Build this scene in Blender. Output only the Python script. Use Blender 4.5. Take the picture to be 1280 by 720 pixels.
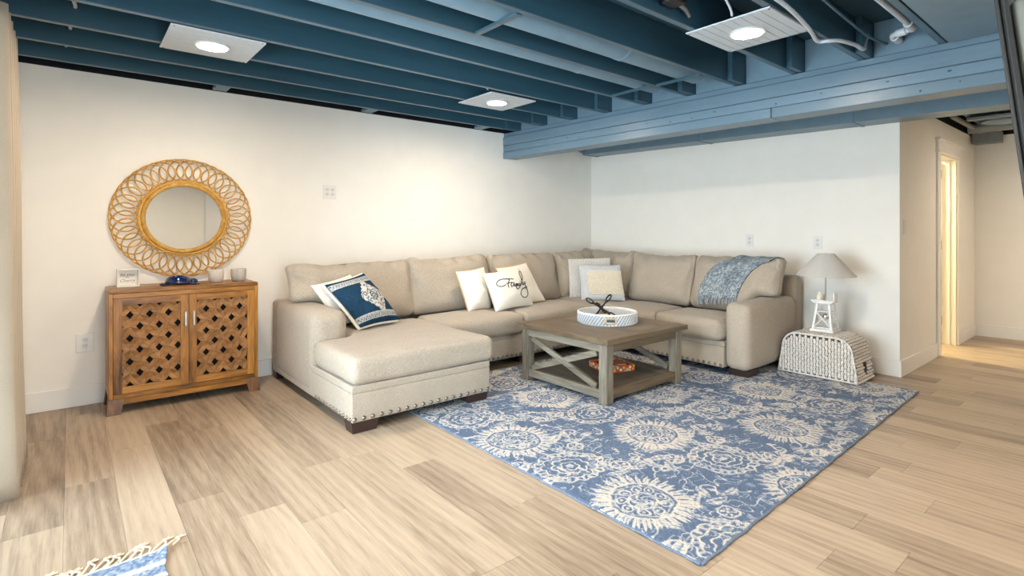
import bpy, bmesh, math, random
import numpy as np
from mathutils import Vector, Matrix, noise as mnoise

for o in list(bpy.data.objects): bpy.data.objects.remove(o)
SC = bpy.context.scene
COL = SC.collection
random.seed(7); RNG = np.random.default_rng(7)
PI = math.pi

# ------------------------------------------------------------------ camera
cd = bpy.data.cameras.new('camera'); cam = bpy.data.objects.new('camera', cd); COL.objects.link(cam)
cam.location = (0, 0, 1.2)
YAW = math.atan2(811, 670)
cam.rotation_euler = (PI/2, 0, YAW - PI/2)
cd.sensor_width = 36; cd.lens = 36*670/1280; cd.shift_y = -72/1280
cd.clip_start = 0.02; cd.clip_end = 200
SC.camera = cam

# ------------------------------------------------------------------ world, daylight, exposure
SKY = 17.5
LAMP = 430.0
w = bpy.data.worlds.new('world'); SC.world = w; w.use_nodes = True
bg = w.node_tree.nodes['Background']
bg.inputs[0].default_value = (0.80, 0.92, 1.0, 1); bg.inputs[1].default_value = SKY
SC.view_settings.view_transform = 'Standard'; SC.view_settings.look = 'None'
SC.view_settings.gamma = 1; SC.view_settings.use_curve_mapping = False
SC.view_settings.exposure = -0.04
def portal(name, loc, rot, sx, sy):
    l = bpy.data.lights.new(name, 'AREA'); l.shape = 'RECTANGLE'; l.size = sx; l.size_y = sy
    l.cycles.is_portal = True
    o = bpy.data.objects.new(name, l); o.location = loc; o.rotation_euler = rot; COL.objects.link(o)
DOOR = (1.1, 3.45, 2.08)            # glazed patio door in the left wall: y0, y1, top
WIN = (-0.3, 1.05, 0.02, 2.1)         # added unseen window behind the camera, placed for daylight: x0, x1, z0, z1
YF = -2.3                           # face of the wall behind the camera
portal('daylight_portal_door', (-0.47, (DOOR[0]+DOOR[1])/2, DOOR[2]/2), (0, -PI/2, 0), DOOR[2], DOOR[1]-DOOR[0])
portal('daylight_portal_window', ((WIN[0]+WIN[1])/2, YF-0.07, (WIN[2]+WIN[3])/2), (PI/2, 0, 0), WIN[1]-WIN[0], WIN[3]-WIN[2])

# ------------------------------------------------------------------ materials
def new_mat(name):
    m = bpy.data.materials.new(name); m.use_nodes = True
    nt = m.node_tree; b = nt.nodes['Principled BSDF']
    return m, nt, b
def N(nt, t, **k):
    n = nt.nodes.new(t)
    for a, v in k.items():
        if a.startswith('i_'): n.inputs[int(a[2:]) if a[2:].isdigit() else a[2:]].default_value = v
        else: setattr(n, a, v)
    return n
def L(nt, a, b): nt.links.new(a, b)
def ramp(nt, fac, stops):
    r = nt.nodes.new('ShaderNodeValToRGB'); e = r.color_ramp.elements
    while len(e) < len(stops): e.new(0.5)
    for i, (p, c) in enumerate(stops):
        e[i].position = p; e[i].color = (c[0], c[1], c[2], 1)
    L(nt, fac, r.inputs[0]); return r.outputs[0]
def s2l(c):
    if isinstance(c, str): c = [int(c[i:i+2], 16)/255 for i in (0, 2, 4)]
    return tuple(x/12.92 if x <= 0.04045 else ((x+0.055)/1.055)**2.4 for x in c)
def mul(c, k): return tuple(min(1, x*k) for x in c)
def coords(nt, scale=(1, 1, 1), rnd=False):
    g = nt.nodes.new('ShaderNodeNewGeometry') if rnd != 'obj' else None
    if rnd == 'obj':
        t = nt.nodes.new('ShaderNodeTexCoord'); src = t.outputs['Object']
    else: src = g.outputs['Position']
    if rnd is True:
        oi = nt.nodes.new('ShaderNodeObjectInfo')
        c = N(nt, 'ShaderNodeVectorMath', operation='SCALE'); c.inputs[0].default_value = (37.0, 91.0, 53.0)
        L(nt, oi.outputs['Random'], c.inputs['Scale'])
        a = N(nt, 'ShaderNodeVectorMath', operation='ADD'); L(nt, src, a.inputs[0]); L(nt, c.outputs[0], a.inputs[1]); src = a.outputs[0]
    m = nt.nodes.new('ShaderNodeMapping'); m.inputs['Scale'].default_value = scale; L(nt, src, m.inputs[0])
    return m.outputs[0]
def bump(nt, b, h, strength=0.2, dist=0.01):
    n = N(nt, 'ShaderNodeBump'); n.inputs['Strength'].default_value = strength; n.inputs['Distance'].default_value = dist
    L(nt, h, n.inputs['Height']); L(nt, n.outputs[0], b.inputs['Normal'])
def plain(name, c, rough=0.5, metal=0.0, var=0.06, nscale=30, bmp=0.0, spec=0.5, coat=0):
    m, nt, b = new_mat(name)
    v = coords(nt); n = N(nt, 'ShaderNodeTexNoise'); n.inputs['Scale'].default_value = nscale; n.inputs['Detail'].default_value = 4; L(nt, v, n.inputs[0])
    L(nt, ramp(nt, n.outputs[0], [(0.3, mul(c, 1-var)), (0.7, mul(c, 1+var))]), b.inputs['Base Color'])
    b.inputs['Roughness'].default_value = rough; b.inputs['Metallic'].default_value = metal
    b.inputs['Specular IOR Level'].default_value = spec; b.inputs['Coat Weight'].default_value = coat
    if bmp: bump(nt, b, n.outputs[0], bmp, 0.004)
    return m
def fabric(name, c1, c2, scale=260, rough=0.95, bmp=0.25, big=0.10):
    m, nt, b = new_mat(name)
    v = coords(nt)
    n = N(nt, 'ShaderNodeTexNoise'); n.inputs['Scale'].default_value = scale; n.inputs['Detail'].default_value = 3; n.inputs['Roughness'].default_value = 0.7; L(nt, v, n.inputs[0])
    n2 = N(nt, 'ShaderNodeTexNoise'); n2.inputs['Scale'].default_value = 5; n2.inputs['Detail'].default_value = 3; L(nt, v, n2.inputs[0])
    c = ramp(nt, n.outputs[0], [(0.36, c1), (0.64, c2)])
    g = ramp(nt, n2.outputs[0], [(0.35, (1-big,)*3), (0.65, (1, 1, 1))])
    x = N(nt, 'ShaderNodeMix', data_type='RGBA', blend_type='MULTIPLY'); x.inputs[0].default_value = 1
    L(nt, c, x.inputs[6]); L(nt, g, x.inputs[7]); L(nt, x.outputs[2], b.inputs['Base Color'])
    b.inputs['Roughness'].default_value = rough; b.inputs['Specular IOR Level'].default_value = 0.15
    b.inputs['Sheen Weight'].default_value = 0.15
    bump(nt, b, n.outputs[0], bmp, 0.003)
    return m
def wood(name, cols, axis='Y', fine=45, rough=0.45, rnd=True, bmp=0.15, stretch=12, bright=(0.85, 1.1), spec=0.4):
    m, nt, b = new_mat(name)
    sc = {'X': (1/stretch, 1, 1), 'Y': (1, 1/stretch, 1), 'Z': (1, 1, 1/stretch)}[axis]
    v = coords(nt, sc, rnd)
    n = N(nt, 'ShaderNodeTexNoise'); n.inputs['Scale'].default_value = fine; n.inputs['Detail'].default_value = 6; n.inputs['Roughness'].default_value = 0.62; n.inputs['Distortion'].default_value = 0.6; L(nt, v, n.inputs[0])
    n2 = N(nt, 'ShaderNodeTexNoise'); n2.inputs['Scale'].default_value = fine/6; n2.inputs['Detail'].default_value = 3; n2.inputs['Distortion'].default_value = 1.2; L(nt, v, n2.inputs[0])
    mx = N(nt, 'ShaderNodeMath', operation='MULTIPLY_ADD'); mx.inputs[1].default_value = 0.5; L(nt, n.outputs[0], mx.inputs[0])
    h = N(nt, 'ShaderNodeMath', operation='MULTIPLY'); h.inputs[1].default_value = 0.5; L(nt, n2.outputs[0], h.inputs[0]); L(nt, h.outputs[0], mx.inputs[2])
    k = len(cols)
    c = ramp(nt, mx.outputs[0], [(0.36+0.28*i/(k-1), cc) for i, cc in enumerate(cols)])
    oi = N(nt, 'ShaderNodeObjectInfo')
    t = ramp(nt, oi.outputs['Random'], [(0, (bright[0],)*3), (1, (bright[1],)*3)])
    x = N(nt, 'ShaderNodeMix', data_type='RGBA', blend_type='MULTIPLY'); x.inputs[0].default_value = 1
    L(nt, c, x.inputs[6]); L(nt, t, x.inputs[7]); L(nt, x.outputs[2], b.inputs['Base Color'])
    b.inputs['Roughness'].default_value = rough; b.inputs['Specular IOR Level'].default_value = spec
    bump(nt, b, mx.outputs[0], bmp, 0.002)
    return m
def attr_mat(name, stops, attr='pattern', nscale=220, nvar=0.25, rough=0.95, bmp=0.3):
    m, nt, b = new_mat(name)
    a = N(nt, 'ShaderNodeAttribute', attribute_name=attr)
    c = ramp(nt, a.outputs['Fac'], stops)
    v = coords(nt); n = N(nt, 'ShaderNodeTexNoise'); n.inputs['Scale'].default_value = nscale; n.inputs['Detail'].default_value = 4; n.inputs['Roughness'].default_value = 0.75; L(nt, v, n.inputs[0])
    g = ramp(nt, n.outputs[0], [(0.3, (1-nvar,)*3), (0.7, (1+nvar*0.4,)*3)])
    x = N(nt, 'ShaderNodeMix', data_type='RGBA', blend_type='MULTIPLY'); x.inputs[0].default_value = 1
    L(nt, c, x.inputs[6]); L(nt, g, x.inputs[7]); L(nt, x.outputs[2], b.inputs['Base Color'])
    b.inputs['Roughness'].default_value = rough; b.inputs['Specular IOR Level'].default_value = 0.1
    bump(nt, b, n.outputs[0], bmp, 0.003)
    return m
def emit(name, c, s):
    m, nt, b = new_mat(name); b.inputs['Base Color'].default_value = (*c, 1)
    b.inputs['Emission Color'].default_value = (*c, 1); b.inputs['Emission Strength'].default_value = s
    return m
def glass_pane(name, tint=(0.95, 0.98, 1.0)):
    m, nt, b = new_mat(name)
    t = N(nt, 'ShaderNodeBsdfTransparent'); t.inputs[0].default_value = (*tint, 1)
    g = N(nt, 'ShaderNodeBsdfGlossy'); g.inputs['Roughness'].default_value = 0.02
    f = N(nt, 'ShaderNodeFresnel'); f.inputs[0].default_value = 1.45
    x = N(nt, 'ShaderNodeMixShader'); L(nt, f.outputs[0], x.inputs[0]); L(nt, t.outputs[0], x.inputs[1]); L(nt, g.outputs[0], x.inputs[2])
    L(nt, x.outputs[0], nt.nodes['Material Output'].inputs[0]); return m

M = {}
M['wall'] = plain('wall_paint', (0.85, 0.825, 0.765), 0.75, var=0.015, nscale=6, spec=0.2)
M['trim'] = plain('trim_paint', (0.84, 0.82, 0.78), 0.45, var=0.01, nscale=8, spec=0.4)
SHADED_BLUE = (0.030, 0.082, 0.118)  # shade of the joist bays is put into this darker blue
M['blue'] = plain('shaded_blue_ceiling', SHADED_BLUE, 0.55, var=0.14, nscale=9, bmp=0.15, spec=0.35)
M['blue_wood'] = wood('shaded_blue_lumber', [mul(SHADED_BLUE, 0.85), SHADED_BLUE, mul(SHADED_BLUE, 1.12)], 'X', fine=30, rough=0.30, bmp=0.06, bright=(0.9, 1.1), spec=0.75)
M['blue_beam'] = wood('lit_blue_beam', [mul((0.13, 0.207, 0.27), 0.9), (0.13, 0.207, 0.27), mul((0.13, 0.207, 0.27), 1.1)], 'Y', fine=30, rough=0.36, bmp=0.12, bright=(0.9, 1.08), spec=0.5)  # lighter copy of the ceiling blue, daylight on the beam put into it
M['blue_duct'] = plain('lit_blue_paint', (0.14, 0.225, 0.285), 0.4, var=0.06, nscale=12, spec=0.5)  # lighter copy again, lit look of ducts and blocking put into the colour
M['knot'] = plain('dark_knots', (0.03, 0.08, 0.14), 0.6)
M['rim'] = plain('rim_board_shade', (0.012, 0.014, 0.018), 0.9)  # near-black colour stands for the shade in the gaps above the walls
M['panel'] = plain('white_panel_plastic', (0.50, 0.54, 0.57), 0.5, var=0.02)
M['lampw'] = emit('lamp_diffuser', (1.0, 0.82, 0.63), LAMP)
M['doorlamp'] = emit('side_room_lamp', (1.0, 0.80, 0.42), 420)
M['white'] = plain('white_plastic', (0.76, 0.75, 0.72), 0.35, var=0.01)
M['recept'] = plain('shade_grey_receptacle', (0.60, 0.59, 0.57), 0.35, var=0.01)  # greyer than the plate, in place of the shadow lines around each receptacle
M['dark'] = plain('dark_slots', (0.03, 0.03, 0.03), 0.6)
M['linen'] = fabric('beige_linen_upholstery', s2l('938777'), s2l('bfb4a5'), 260, bmp=0.12, big=0.05)
M['nail'] = plain('pewter_nailheads', (0.30, 0.265, 0.22), 0.45, 1.0)
M['legwood'] = plain('dark_espresso_wood', (0.035, 0.018, 0.014), 0.4)
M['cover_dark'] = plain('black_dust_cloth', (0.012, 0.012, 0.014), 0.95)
M['curtain'] = fabric('natural_linen_curtain', s2l('aea290'), s2l('bbae9b'), 420, bmp=0.03, big=0.04)
M['lining'] = fabric('blue_grey_curtain_lining', s2l('8c99b0'), s2l('a9b6cb'), 200)
M['steel'] = plain('brushed_steel', (0.55, 0.53, 0.5), 0.3, 1.0)
M['black'] = plain('black_iron', (0.012, 0.012, 0.013), 0.45, 0.3)
M['rattan'] = wood('honey_rattan', [s2l('a5762e'), s2l('c79644'), s2l('dcb366')], 'Z', fine=60, rough=0.5, rnd=True, bmp=0.1, stretch=1, bright=(0.9, 1.1))
M['mirror'], _nt, _b = new_mat('mirror_silver'); _b.inputs['Metallic'].default_value = 1; _b.inputs['Roughness'].default_value = 0.01; _b.inputs['Base Color'].default_value = (0.9, 0.92, 0.92, 1)
M['cab'] = wood('honey_mango_wood', [s2l('4a2d0e'), s2l('855720'), s2l('ad7733'), s2l('c08a44')], 'X', fine=26, rough=0.35, bmp=0.2, stretch=7)
M['cabv'] = wood('honey_mango_wood_upright', [s2l('4a2d0e'), s2l('855720'), s2l('ad7733'), s2l('c08a44')], 'Z', fine=26, rough=0.35, bmp=0.2, stretch=7)
M['cabtile'] = wood('carved_mango_wood', [s2l('7d552b'), s2l('976a3c'), s2l('ab7e4c')], 'X', fine=40, rough=0.45, bmp=0.2, stretch=3, bright=(0.85, 1.12))
M['cabfoot'] = wood('reddish_mango_wood', [s2l('4a2f1a'), s2l('714c2e'), s2l('8a6340')], 'Z', fine=30, rough=0.4, stretch=5)
M['cabin'] = plain('cabinet_interior', (0.012, 0.009, 0.007), 0.8)
M['table'] = wood('weathered_oak', [s2l('5d5548'), s2l('7b7365'), s2l('928a7a')], 'Z', fine=40, rough=0.5, bmp=0.2, stretch=8, bright=(0.9, 1.05))
M['tableh'] = wood('weathered_oak_rail', [s2l('5d5548'), s2l('7b7365'), s2l('928a7a')], 'Y', fine=40, rough=0.5, bmp=0.2, stretch=10, bright=(0.9, 1.05))
M['tabletop'] = wood('weathered_oak_top', [s2l('4d4133'), s2l('6c5c48'), s2l('807056')], 'Y', fine=40, rough=0.42, bmp=0.15, stretch=10, bright=(0.88, 1.08))
M['shelf'] = wood('weathered_oak_shelf', [s2l('453d33'), s2l('5c5347'), s2l('6e6456')], 'Y', fine=40, rough=0.5, stretch=10)
M['wicker'] = plain('whitewashed_wicker', (0.70, 0.66, 0.61), 0.6, var=0.16, nscale=55, bmp=0.3)
M['wickerin'] = plain('wicker_core', (0.09, 0.07, 0.055), 0.9, var=0.3, nscale=60)
M['shade'] = fabric('pale_grey_lampshade', s2l('b9b6b1'), s2l('cfccc7'), 300, bmp=0.1, big=0.02)
M['lampbase'] = plain('white_painted_wood', (0.78, 0.77, 0.75), 0.5, var=0.05, nscale=40)
M['shell'] = plain('pale_shell', (0.70, 0.65, 0.56), 0.4, var=0.15, nscale=50)
M['cream'] = fabric('cream_canvas', s2l('e3dccf'), s2l('f3ede2'), 260, big=0.04)
M['tan'] = fabric('tan_jute_trim', s2l('b59567'), s2l('d9bd8f'), 300)
M['stripe'] = fabric('pale_striped_cotton', s2l('d5cec4'), s2l('ebe6dd'), 240)
M['knob'] = plain('chunky_white_wool', (0.72, 0.70, 0.66), 0.95, var=0.1, nscale=60)
M['cream_wool'] = plain('cream_loop_wool', (0.80, 0.72, 0.58), 0.95, var=0.1, nscale=60)
M['grey_cotton'] = fabric('pale_grey_cotton', s2l('b4b5b6'), s2l('cfd0d0'), 240)
M['ink'] = plain('black_print', (0.03, 0.03, 0.03), 0.8)
M['greyink'] = plain('grey_print', (0.16, 0.16, 0.16), 0.8)
M['throw'] = attr_mat('blue_heather_knit', [(0.0, s2l('56646f')), (0.45, s2l('86929b')), (1.0, s2l('d0d3d3'))], nscale=160, nvar=0.35, bmp=0.6)
M['navy'] = attr_mat('navy_medallion_print', [(0.0, s2l('1f3b52')), (0.15, s2l('27475f')), (0.55, s2l('8f979c')), (1.0, s2l('d6cfc4'))], nscale=200, nvar=0.3)
M['rug'] = attr_mat('tufted_wool_rug', [(0.0, s2l('60728c')), (0.25, s2l('7b8ba2')), (0.55, s2l('a8afb8')), (1.0, s2l('d8d0c4'))], nscale=150, nvar=0.35, bmp=0.7)
M['throwfringe'] = plain('blue_grey_yarn', s2l('93a0aa'), 0.95, var=0.3, nscale=90)
M['rugedge'] = plain('rug_binding', s2l('6c7b90'), 0.95, var=0.25, nscale=150)
M['mat'] = attr_mat('denim_chindi_weave', [(0.0, s2l('6a7f9c')), (0.4, s2l('98a9bf')), (1.0, s2l('efeeec'))], nscale=180, nvar=0.3, bmp=0.5)
M['fringe'] = plain('cotton_fringe', s2l('e6d8c2'), 0.95, var=0.1)
M['blueglass'] = plain('cobalt_glazed_ceramic', (0.006, 0.02, 0.085), 0.06, var=0.2, coat=1.0)
M['cup'] = plain('speckled_stoneware', (0.50, 0.46, 0.41), 0.6, var=0.28, nscale=170)
M['cuppale'] = plain('pale_stoneware', (0.60, 0.55, 0.50), 0.6, var=0.12, nscale=90)
M['trayw'] = plain('whitewashed_rattan', (0.72, 0.72, 0.70), 0.6, var=0.1, nscale=80)
M['trayb'] = plain('blue_grey_rattan', (0.33, 0.38, 0.46), 0.6, var=0.2, nscale=80)
M['bamboo'] = plain('pale_bamboo', (0.62, 0.46, 0.27), 0.5, var=0.1)
M['bluecoast'] = plain('blue_marbled_ceramic', (0.16, 0.27, 0.42), 0.3, var=0.6, nscale=40)
M['brass'] = plain('polished_brass', (0.70, 0.48, 0.16), 0.25, 1.0)
M['tvback'] = plain('tv_housing_reflection_grey', (0.22, 0.23, 0.20), 0.35, var=0.05)  # pale grey-green puts the housing's reflection into its colour
M['tvbez'] = plain('black_tv_bezel', (0.05, 0.05, 0.05), 0.25)
M['screen'] = plain('tv_screen', (0.004, 0.004, 0.005), 0.08)
M['cablew'] = plain('white_cable', (0.55, 0.6, 0.64), 0.5)
M['deck'] = plain('shaded_blue_subfloor', mul(SHADED_BLUE, 0.8), 0.7, var=0.15, nscale=5)
M['hallgrey'] = plain('grey_hall_ducts', (0.20, 0.215, 0.21), 0.5)
M['blind'] = plain('white_blind_slat', (0.82, 0.82, 0.80), 0.5, var=0.01)
M['glass'] = glass_pane('window_glass')
M['bookred'] = plain('dark_red_cloth', (0.20, 0.025, 0.02), 0.7)
M['bookrust'] = plain('rust_leather', (0.34, 0.12, 0.05), 0.6)

def floor_mat():
    m, nt, b = new_mat('light_oak_vinyl_plank')
    v = coords(nt, (1, 1/22, 1), True)
    n = N(nt, 'ShaderNodeTexNoise'); n.inputs['Scale'].default_value = 120; n.inputs['Detail'].default_value = 7; n.inputs['Roughness'].default_value = 0.7; L(nt, v, n.inputs[0])
    v2 = coords(nt, (1, 1/9, 1), True)
    n2 = N(nt, 'ShaderNodeTexNoise'); n2.inputs['Scale'].default_value = 11; n2.inputs['Detail'].default_value = 4; n2.inputs['Distortion'].default_value = 0.5; L(nt, v2, n2.inputs[0])
    wv = N(nt, 'ShaderNodeTexWave', wave_type='RINGS', rings_direction='Z'); wv.inputs['Scale'].default_value = 7; wv.inputs['Distortion'].default_value = 5; wv.inputs['Detail'].default_value = 3; wv.inputs['Detail Scale'].default_value = 1.5; L(nt, v2, wv.inputs[0])
    a = N(nt, 'ShaderNodeMath', operation='MULTIPLY_ADD'); a.inputs[1].default_value = 0.52; L(nt, n.outputs[0], a.inputs[0])
    c1 = N(nt, 'ShaderNodeMath', operation='MULTIPLY_ADD'); c1.inputs[1].default_value = 0.40; L(nt, n2.outputs[0], c1.inputs[0])
    c2 = N(nt, 'ShaderNodeMath', operation='MULTIPLY'); c2.inputs[1].default_value = 0.09; L(nt, wv.outputs['Fac'], c2.inputs[0])
    L(nt, c2.outputs[0], c1.inputs[2]); L(nt, c1.outputs[0], a.inputs[2])
    oi = N(nt, 'ShaderNodeObjectInfo')
    sh = N(nt, 'ShaderNodeMath', operation='MULTIPLY_ADD'); sh.inputs[1].default_value = 0.22; sh.inputs[2].default_value = -0.11; L(nt, oi.outputs['Random'], sh.inputs[0])
    f = N(nt, 'ShaderNodeMath', operation='ADD'); L(nt, a.outputs[0], f.inputs[0]); L(nt, sh.outputs[0], f.inputs[1])
    c = ramp(nt, f.outputs[0], [(0.27, s2l('766758')), (0.40, s2l('958370')), (0.53, s2l('ac9a85')), (0.70, s2l('bbaa94'))])
    L(nt, c, b.inputs['Base Color']); b.inputs['Roughness'].default_value = 0.42; b.inputs['Specular IOR Level'].default_value = 0.4
    bump(nt, b, a.outputs[0], 0.12, 0.002)
    return m
M['floor'] = floor_mat()
def painted_box():
    m, nt, b = new_mat('painted_floral_lacquer')
    v = coords(nt); vo = N(nt, 'ShaderNodeTexVoronoi'); vo.inputs['Scale'].default_value = 42; L(nt, v, vo.inputs['Vector'])
    sp = N(nt, 'ShaderNodeSeparateColor'); L(nt, vo.outputs['Color'], sp.inputs[0])
    c = ramp(nt, sp.outputs[0], [(0.0, s2l('b8481c')), (0.35, s2l('d87a3a')), (0.55, s2l('efe0d0')), (0.7, s2l('8a1f18')), (0.82, s2l('6fc3c0')), (0.95, s2l('e8b32c'))])
    bs = ramp(nt, vo.outputs['Distance'], [(0.25, (1, 1, 1)), (0.5, (0, 0, 0))])
    x = N(nt, 'ShaderNodeMix', data_type='RGBA'); x.inputs[6].default_value = (*s2l('b5532a'), 1); L(nt, bs, x.inputs[0]); L(nt, c, x.inputs[7])
    L(nt, x.outputs[2], b.inputs['Base Color']); b.inputs['Roughness'].default_value = 0.35
    return m
M['floral'] = painted_box()

# ------------------------------------------------------------------ geometry helpers
class MB:
    def __init__(s): s.v = []; s.f = []
    def add(s, v, f, mat=None):
        k = len(s.v)
        if mat is not None: v = [mat @ Vector(p) for p in v]
        s.v += [tuple(p) for p in v]; s.f += [tuple(i+k for i in q) for q in f]; return s
    def box(s, x0, x1, y0, y1, z0, z1, c=0.0, mat=None):
        if c <= 0:
            v = [(x, y, z) for x in (x0, x1) for y in (y0, y1) for z in (z0, z1)]
            f = [(0, 1, 3, 2), (4, 6, 7, 5), (0, 4, 5, 1), (2, 3, 7, 6), (0, 2, 6, 4), (1, 5, 7, 3)]
            return s.add(v, f, mat)
        lo = (x0, y0, z0); hi = (x1, y1, z1); v = []; idx = {}
        for sx in (0, 1):
            for sy in (0, 1):
                for sz in (0, 1):
                    sg = (sx, sy, sz)
                    for a in range(3):
                        p = []
                        for k in range(3):
                            e = (lo, hi)[sg[k]][k]
                            p.append(e if k == a else e + (c if sg[k] == 0 else -c))
                        idx[(sx, sy, sz, a)] = len(v); v.append(tuple(p))
        f = []
        for a in range(3):
            b, d = (a+1) % 3, (a+2) % 3
            for t in (0, 1):
                q = []
                for (i, j) in ((0, 0), (1, 0), (1, 1), (0, 1)):
                    g = [0, 0, 0]; g[a] = t; g[b] = i; g[d] = j; q.append(idx[(*g, a)])
                f.append(tuple(q if t else q[::-1]))
            for i in (0, 1):
                for j in (0, 1):
                    g0 = [0, 0, 0]; g0[b] = i; g0[d] = j; g1 = list(g0); g1[a] = 1
                    q = [idx[(*g0, b)], idx[(*g1, b)], idx[(*g1, d)], idx[(*g0, d)]]
                    f.append(tuple(q if (i ^ j) else q[::-1]))
        for sx in (0, 1):
            for sy in (0, 1):
                for sz in (0, 1):
                    q = [idx[(sx, sy, sz, a)] for a in range(3)]
                    f.append(tuple(q if (sx+sy+sz) % 2 else q[::-1]))
        return s.add(v, f, mat)
    def tube(s, pts, r, n=8, closed=False, cap=True, flat=1.0):
        P = [Vector(p) for p in pts]; m = len(P); k = len(s.v)
        R = r if isinstance(r, (list, tuple)) else [r]*m
        up = Vector((0, 0, 1)); prev = None
        for i in range(m):
            if closed: t = P[(i+1) % m]-P[i-1]
            else: t = P[min(i+1, m-1)]-P[max(i-1, 0)]
            t.normalize()
            if prev is None:
                a = t.cross(up)
                if a.length < 1e-3: a = t.cross(Vector((1, 0, 0)))
            else: a = prev - t*prev.dot(t)
            a.normalize(); prev = a; b = t.cross(a)
            for j in range(n):
                an = 2*PI*j/n; s.v.append(tuple(P[i]+(a*math.cos(an)+b*math.sin(an)*flat)*R[i]))
        for i in range(m if closed else m-1):
            for j in range(n):
                i2 = (i+1) % m
                s.f.append((k+i*n+j, k+i*n+(j+1) % n, k+i2*n+(j+1) % n, k+i2*n+j))
        if cap and not closed:
            s.f.append(tuple(k+j for j in range(n))[::-1]); s.f.append(tuple(k+(m-1)*n+j for j in range(n)))
        return s
    def lathe(s, prof, c=(0, 0, 0), n=32, closed=False):
        k = len(s.v); m = len(prof)
        for (r, z) in prof:
            for j in range(n):
                a = 2*PI*j/n; s.v.append((c[0]+r*math.cos(a), c[1]+r*math.sin(a), c[2]+z))
        for i in range(m if closed else m-1):
            i2 = (i+1) % m
            for j in range(n): s.f.append((k+i*n+j, k+i*n+(j+1) % n, k+i2*n+(j+1) % n, k+i2*n+j))
        if not closed:
            if prof[0][0] > 1e-6: s.f.append(tuple(k+j for j in range(n))[::-1])
            if prof[-1][0] > 1e-6: s.f.append(tuple(k+(m-1)*n+j for j in range(n)))
        return s
    def prism(s, poly, h0, h1, axis='Z', mat=None):
        def P(a, b, h): return {'Z': (a, b, h), 'Y': (a, h, b), 'X': (h, a, b)}[axis]
        n = len(poly); v = [P(a, b, h0) for a, b in poly]+[P(a, b, h1) for a, b in poly]
        f = [tuple(range(n))[::-1], tuple(range(n, 2*n))]+[(i, (i+1) % n, n+(i+1) % n, n+i) for i in range(n)]
        return s.add(v, f, mat)
    def ell(s, c, rx, ry, rz, nu=8, nv=5, mat=None):
        v = []; f = []
        for i in range(nv+1):
            th = PI*i/nv
            for j in range(nu):
                a = 2*PI*j/nu
                v.append((rx*math.sin(th)*math.cos(a), ry*math.sin(th)*math.sin(a), rz*math.cos(th)))
        for i in range(nv):
            for j in range(nu): f.append((i*nu+j, (i+1)*nu+j, (i+1)*nu+(j+1) % nu, i*nu+(j+1) % nu))
        T = Matrix.Translation(c) @ (mat if mat is not None else Matrix.Identity(4))
        return s.add(v, f, T)
    def grid(s, P, close_u=False):
        nu = len(P); nv = len(P[0]); k = len(s.v)
        for r in P: s.v += [tuple(p) for p in r]
        for i in range(nu-1+(1 if close_u else 0)):
            for j in range(nv-1):
                a = (i+1) % nu; s.f.append((k+i*nv+j, k+a*nv+j, k+a*nv+j+1, k+i*nv+j+1))
        return s

ROOT = {}
def root_inv(p): return ROOT.get(p.name, Matrix.Identity(4)).inverted() if p else Matrix.Identity(4)
def build(name, mb, mat, parent=None, smooth=False, local=False, kind=None, fix=True):
    me = bpy.data.meshes.new(name)
    v = mb.v
    if parent and not local:
        I = root_inv(parent); v = [I @ Vector(p) for p in v]
    me.from_pydata([tuple(p) for p in v], [], mb.f)
    if fix:
        bm = bmesh.new(); bm.from_mesh(me)
        bmesh.ops.remove_doubles(bm, verts=bm.verts, dist=1e-5)
        bmesh.ops.recalc_face_normals(bm, faces=bm.faces); bm.to_mesh(me); bm.free()
    me.materials.append(M[mat] if isinstance(mat, str) else mat)
    if smooth:
        me.polygons.foreach_set('use_smooth', [True]*len(me.polygons))
        if smooth == 'auto':
            me.set_sharp_from_angle(angle=math.radians(40))
    o = bpy.data.objects.new(name, me); COL.objects.link(o)
    if parent: o.parent = parent; ROOT[o.name] = ROOT.get(parent.name, Matrix.Identity(4))
    if kind: o['kind'] = kind
    return o
def inst(src, name, parent, mat4=None):
    o = bpy.data.objects.new(name, src); COL.objects.link(o); o.parent = parent
    if mat4 is not None: o.matrix_local = mat4
    ROOT[o.name] = ROOT.get(parent.name, Matrix.Identity(4)); return o
def tag(o, label, cat, group=None):
    o['label'] = label; o['category'] = cat
    if group: o['group'] = group
    return o
def thing(name, label, cat, loc=(0, 0, 0), rotz=0, group=None):
    o = bpy.data.objects.new(name, None); COL.objects.link(o); o.location = loc; o.rotation_euler = (0, 0, rotz)
    o.empty_display_size = 0.1
    ROOT[o.name] = Matrix.Translation(loc) @ Matrix.Rotation(rotz, 4, 'Z')
    return tag(o, label, cat, group)
def struct(name, mb=None, mat=None, parent=None, **k):
    if mb is None:
        o = bpy.data.objects.new(name, None); COL.objects.link(o)
        if parent: o.parent = parent
    else: o = build(name, mb, mat, parent, **k)
    if not parent: o['kind'] = 'structure'
    return o

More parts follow.
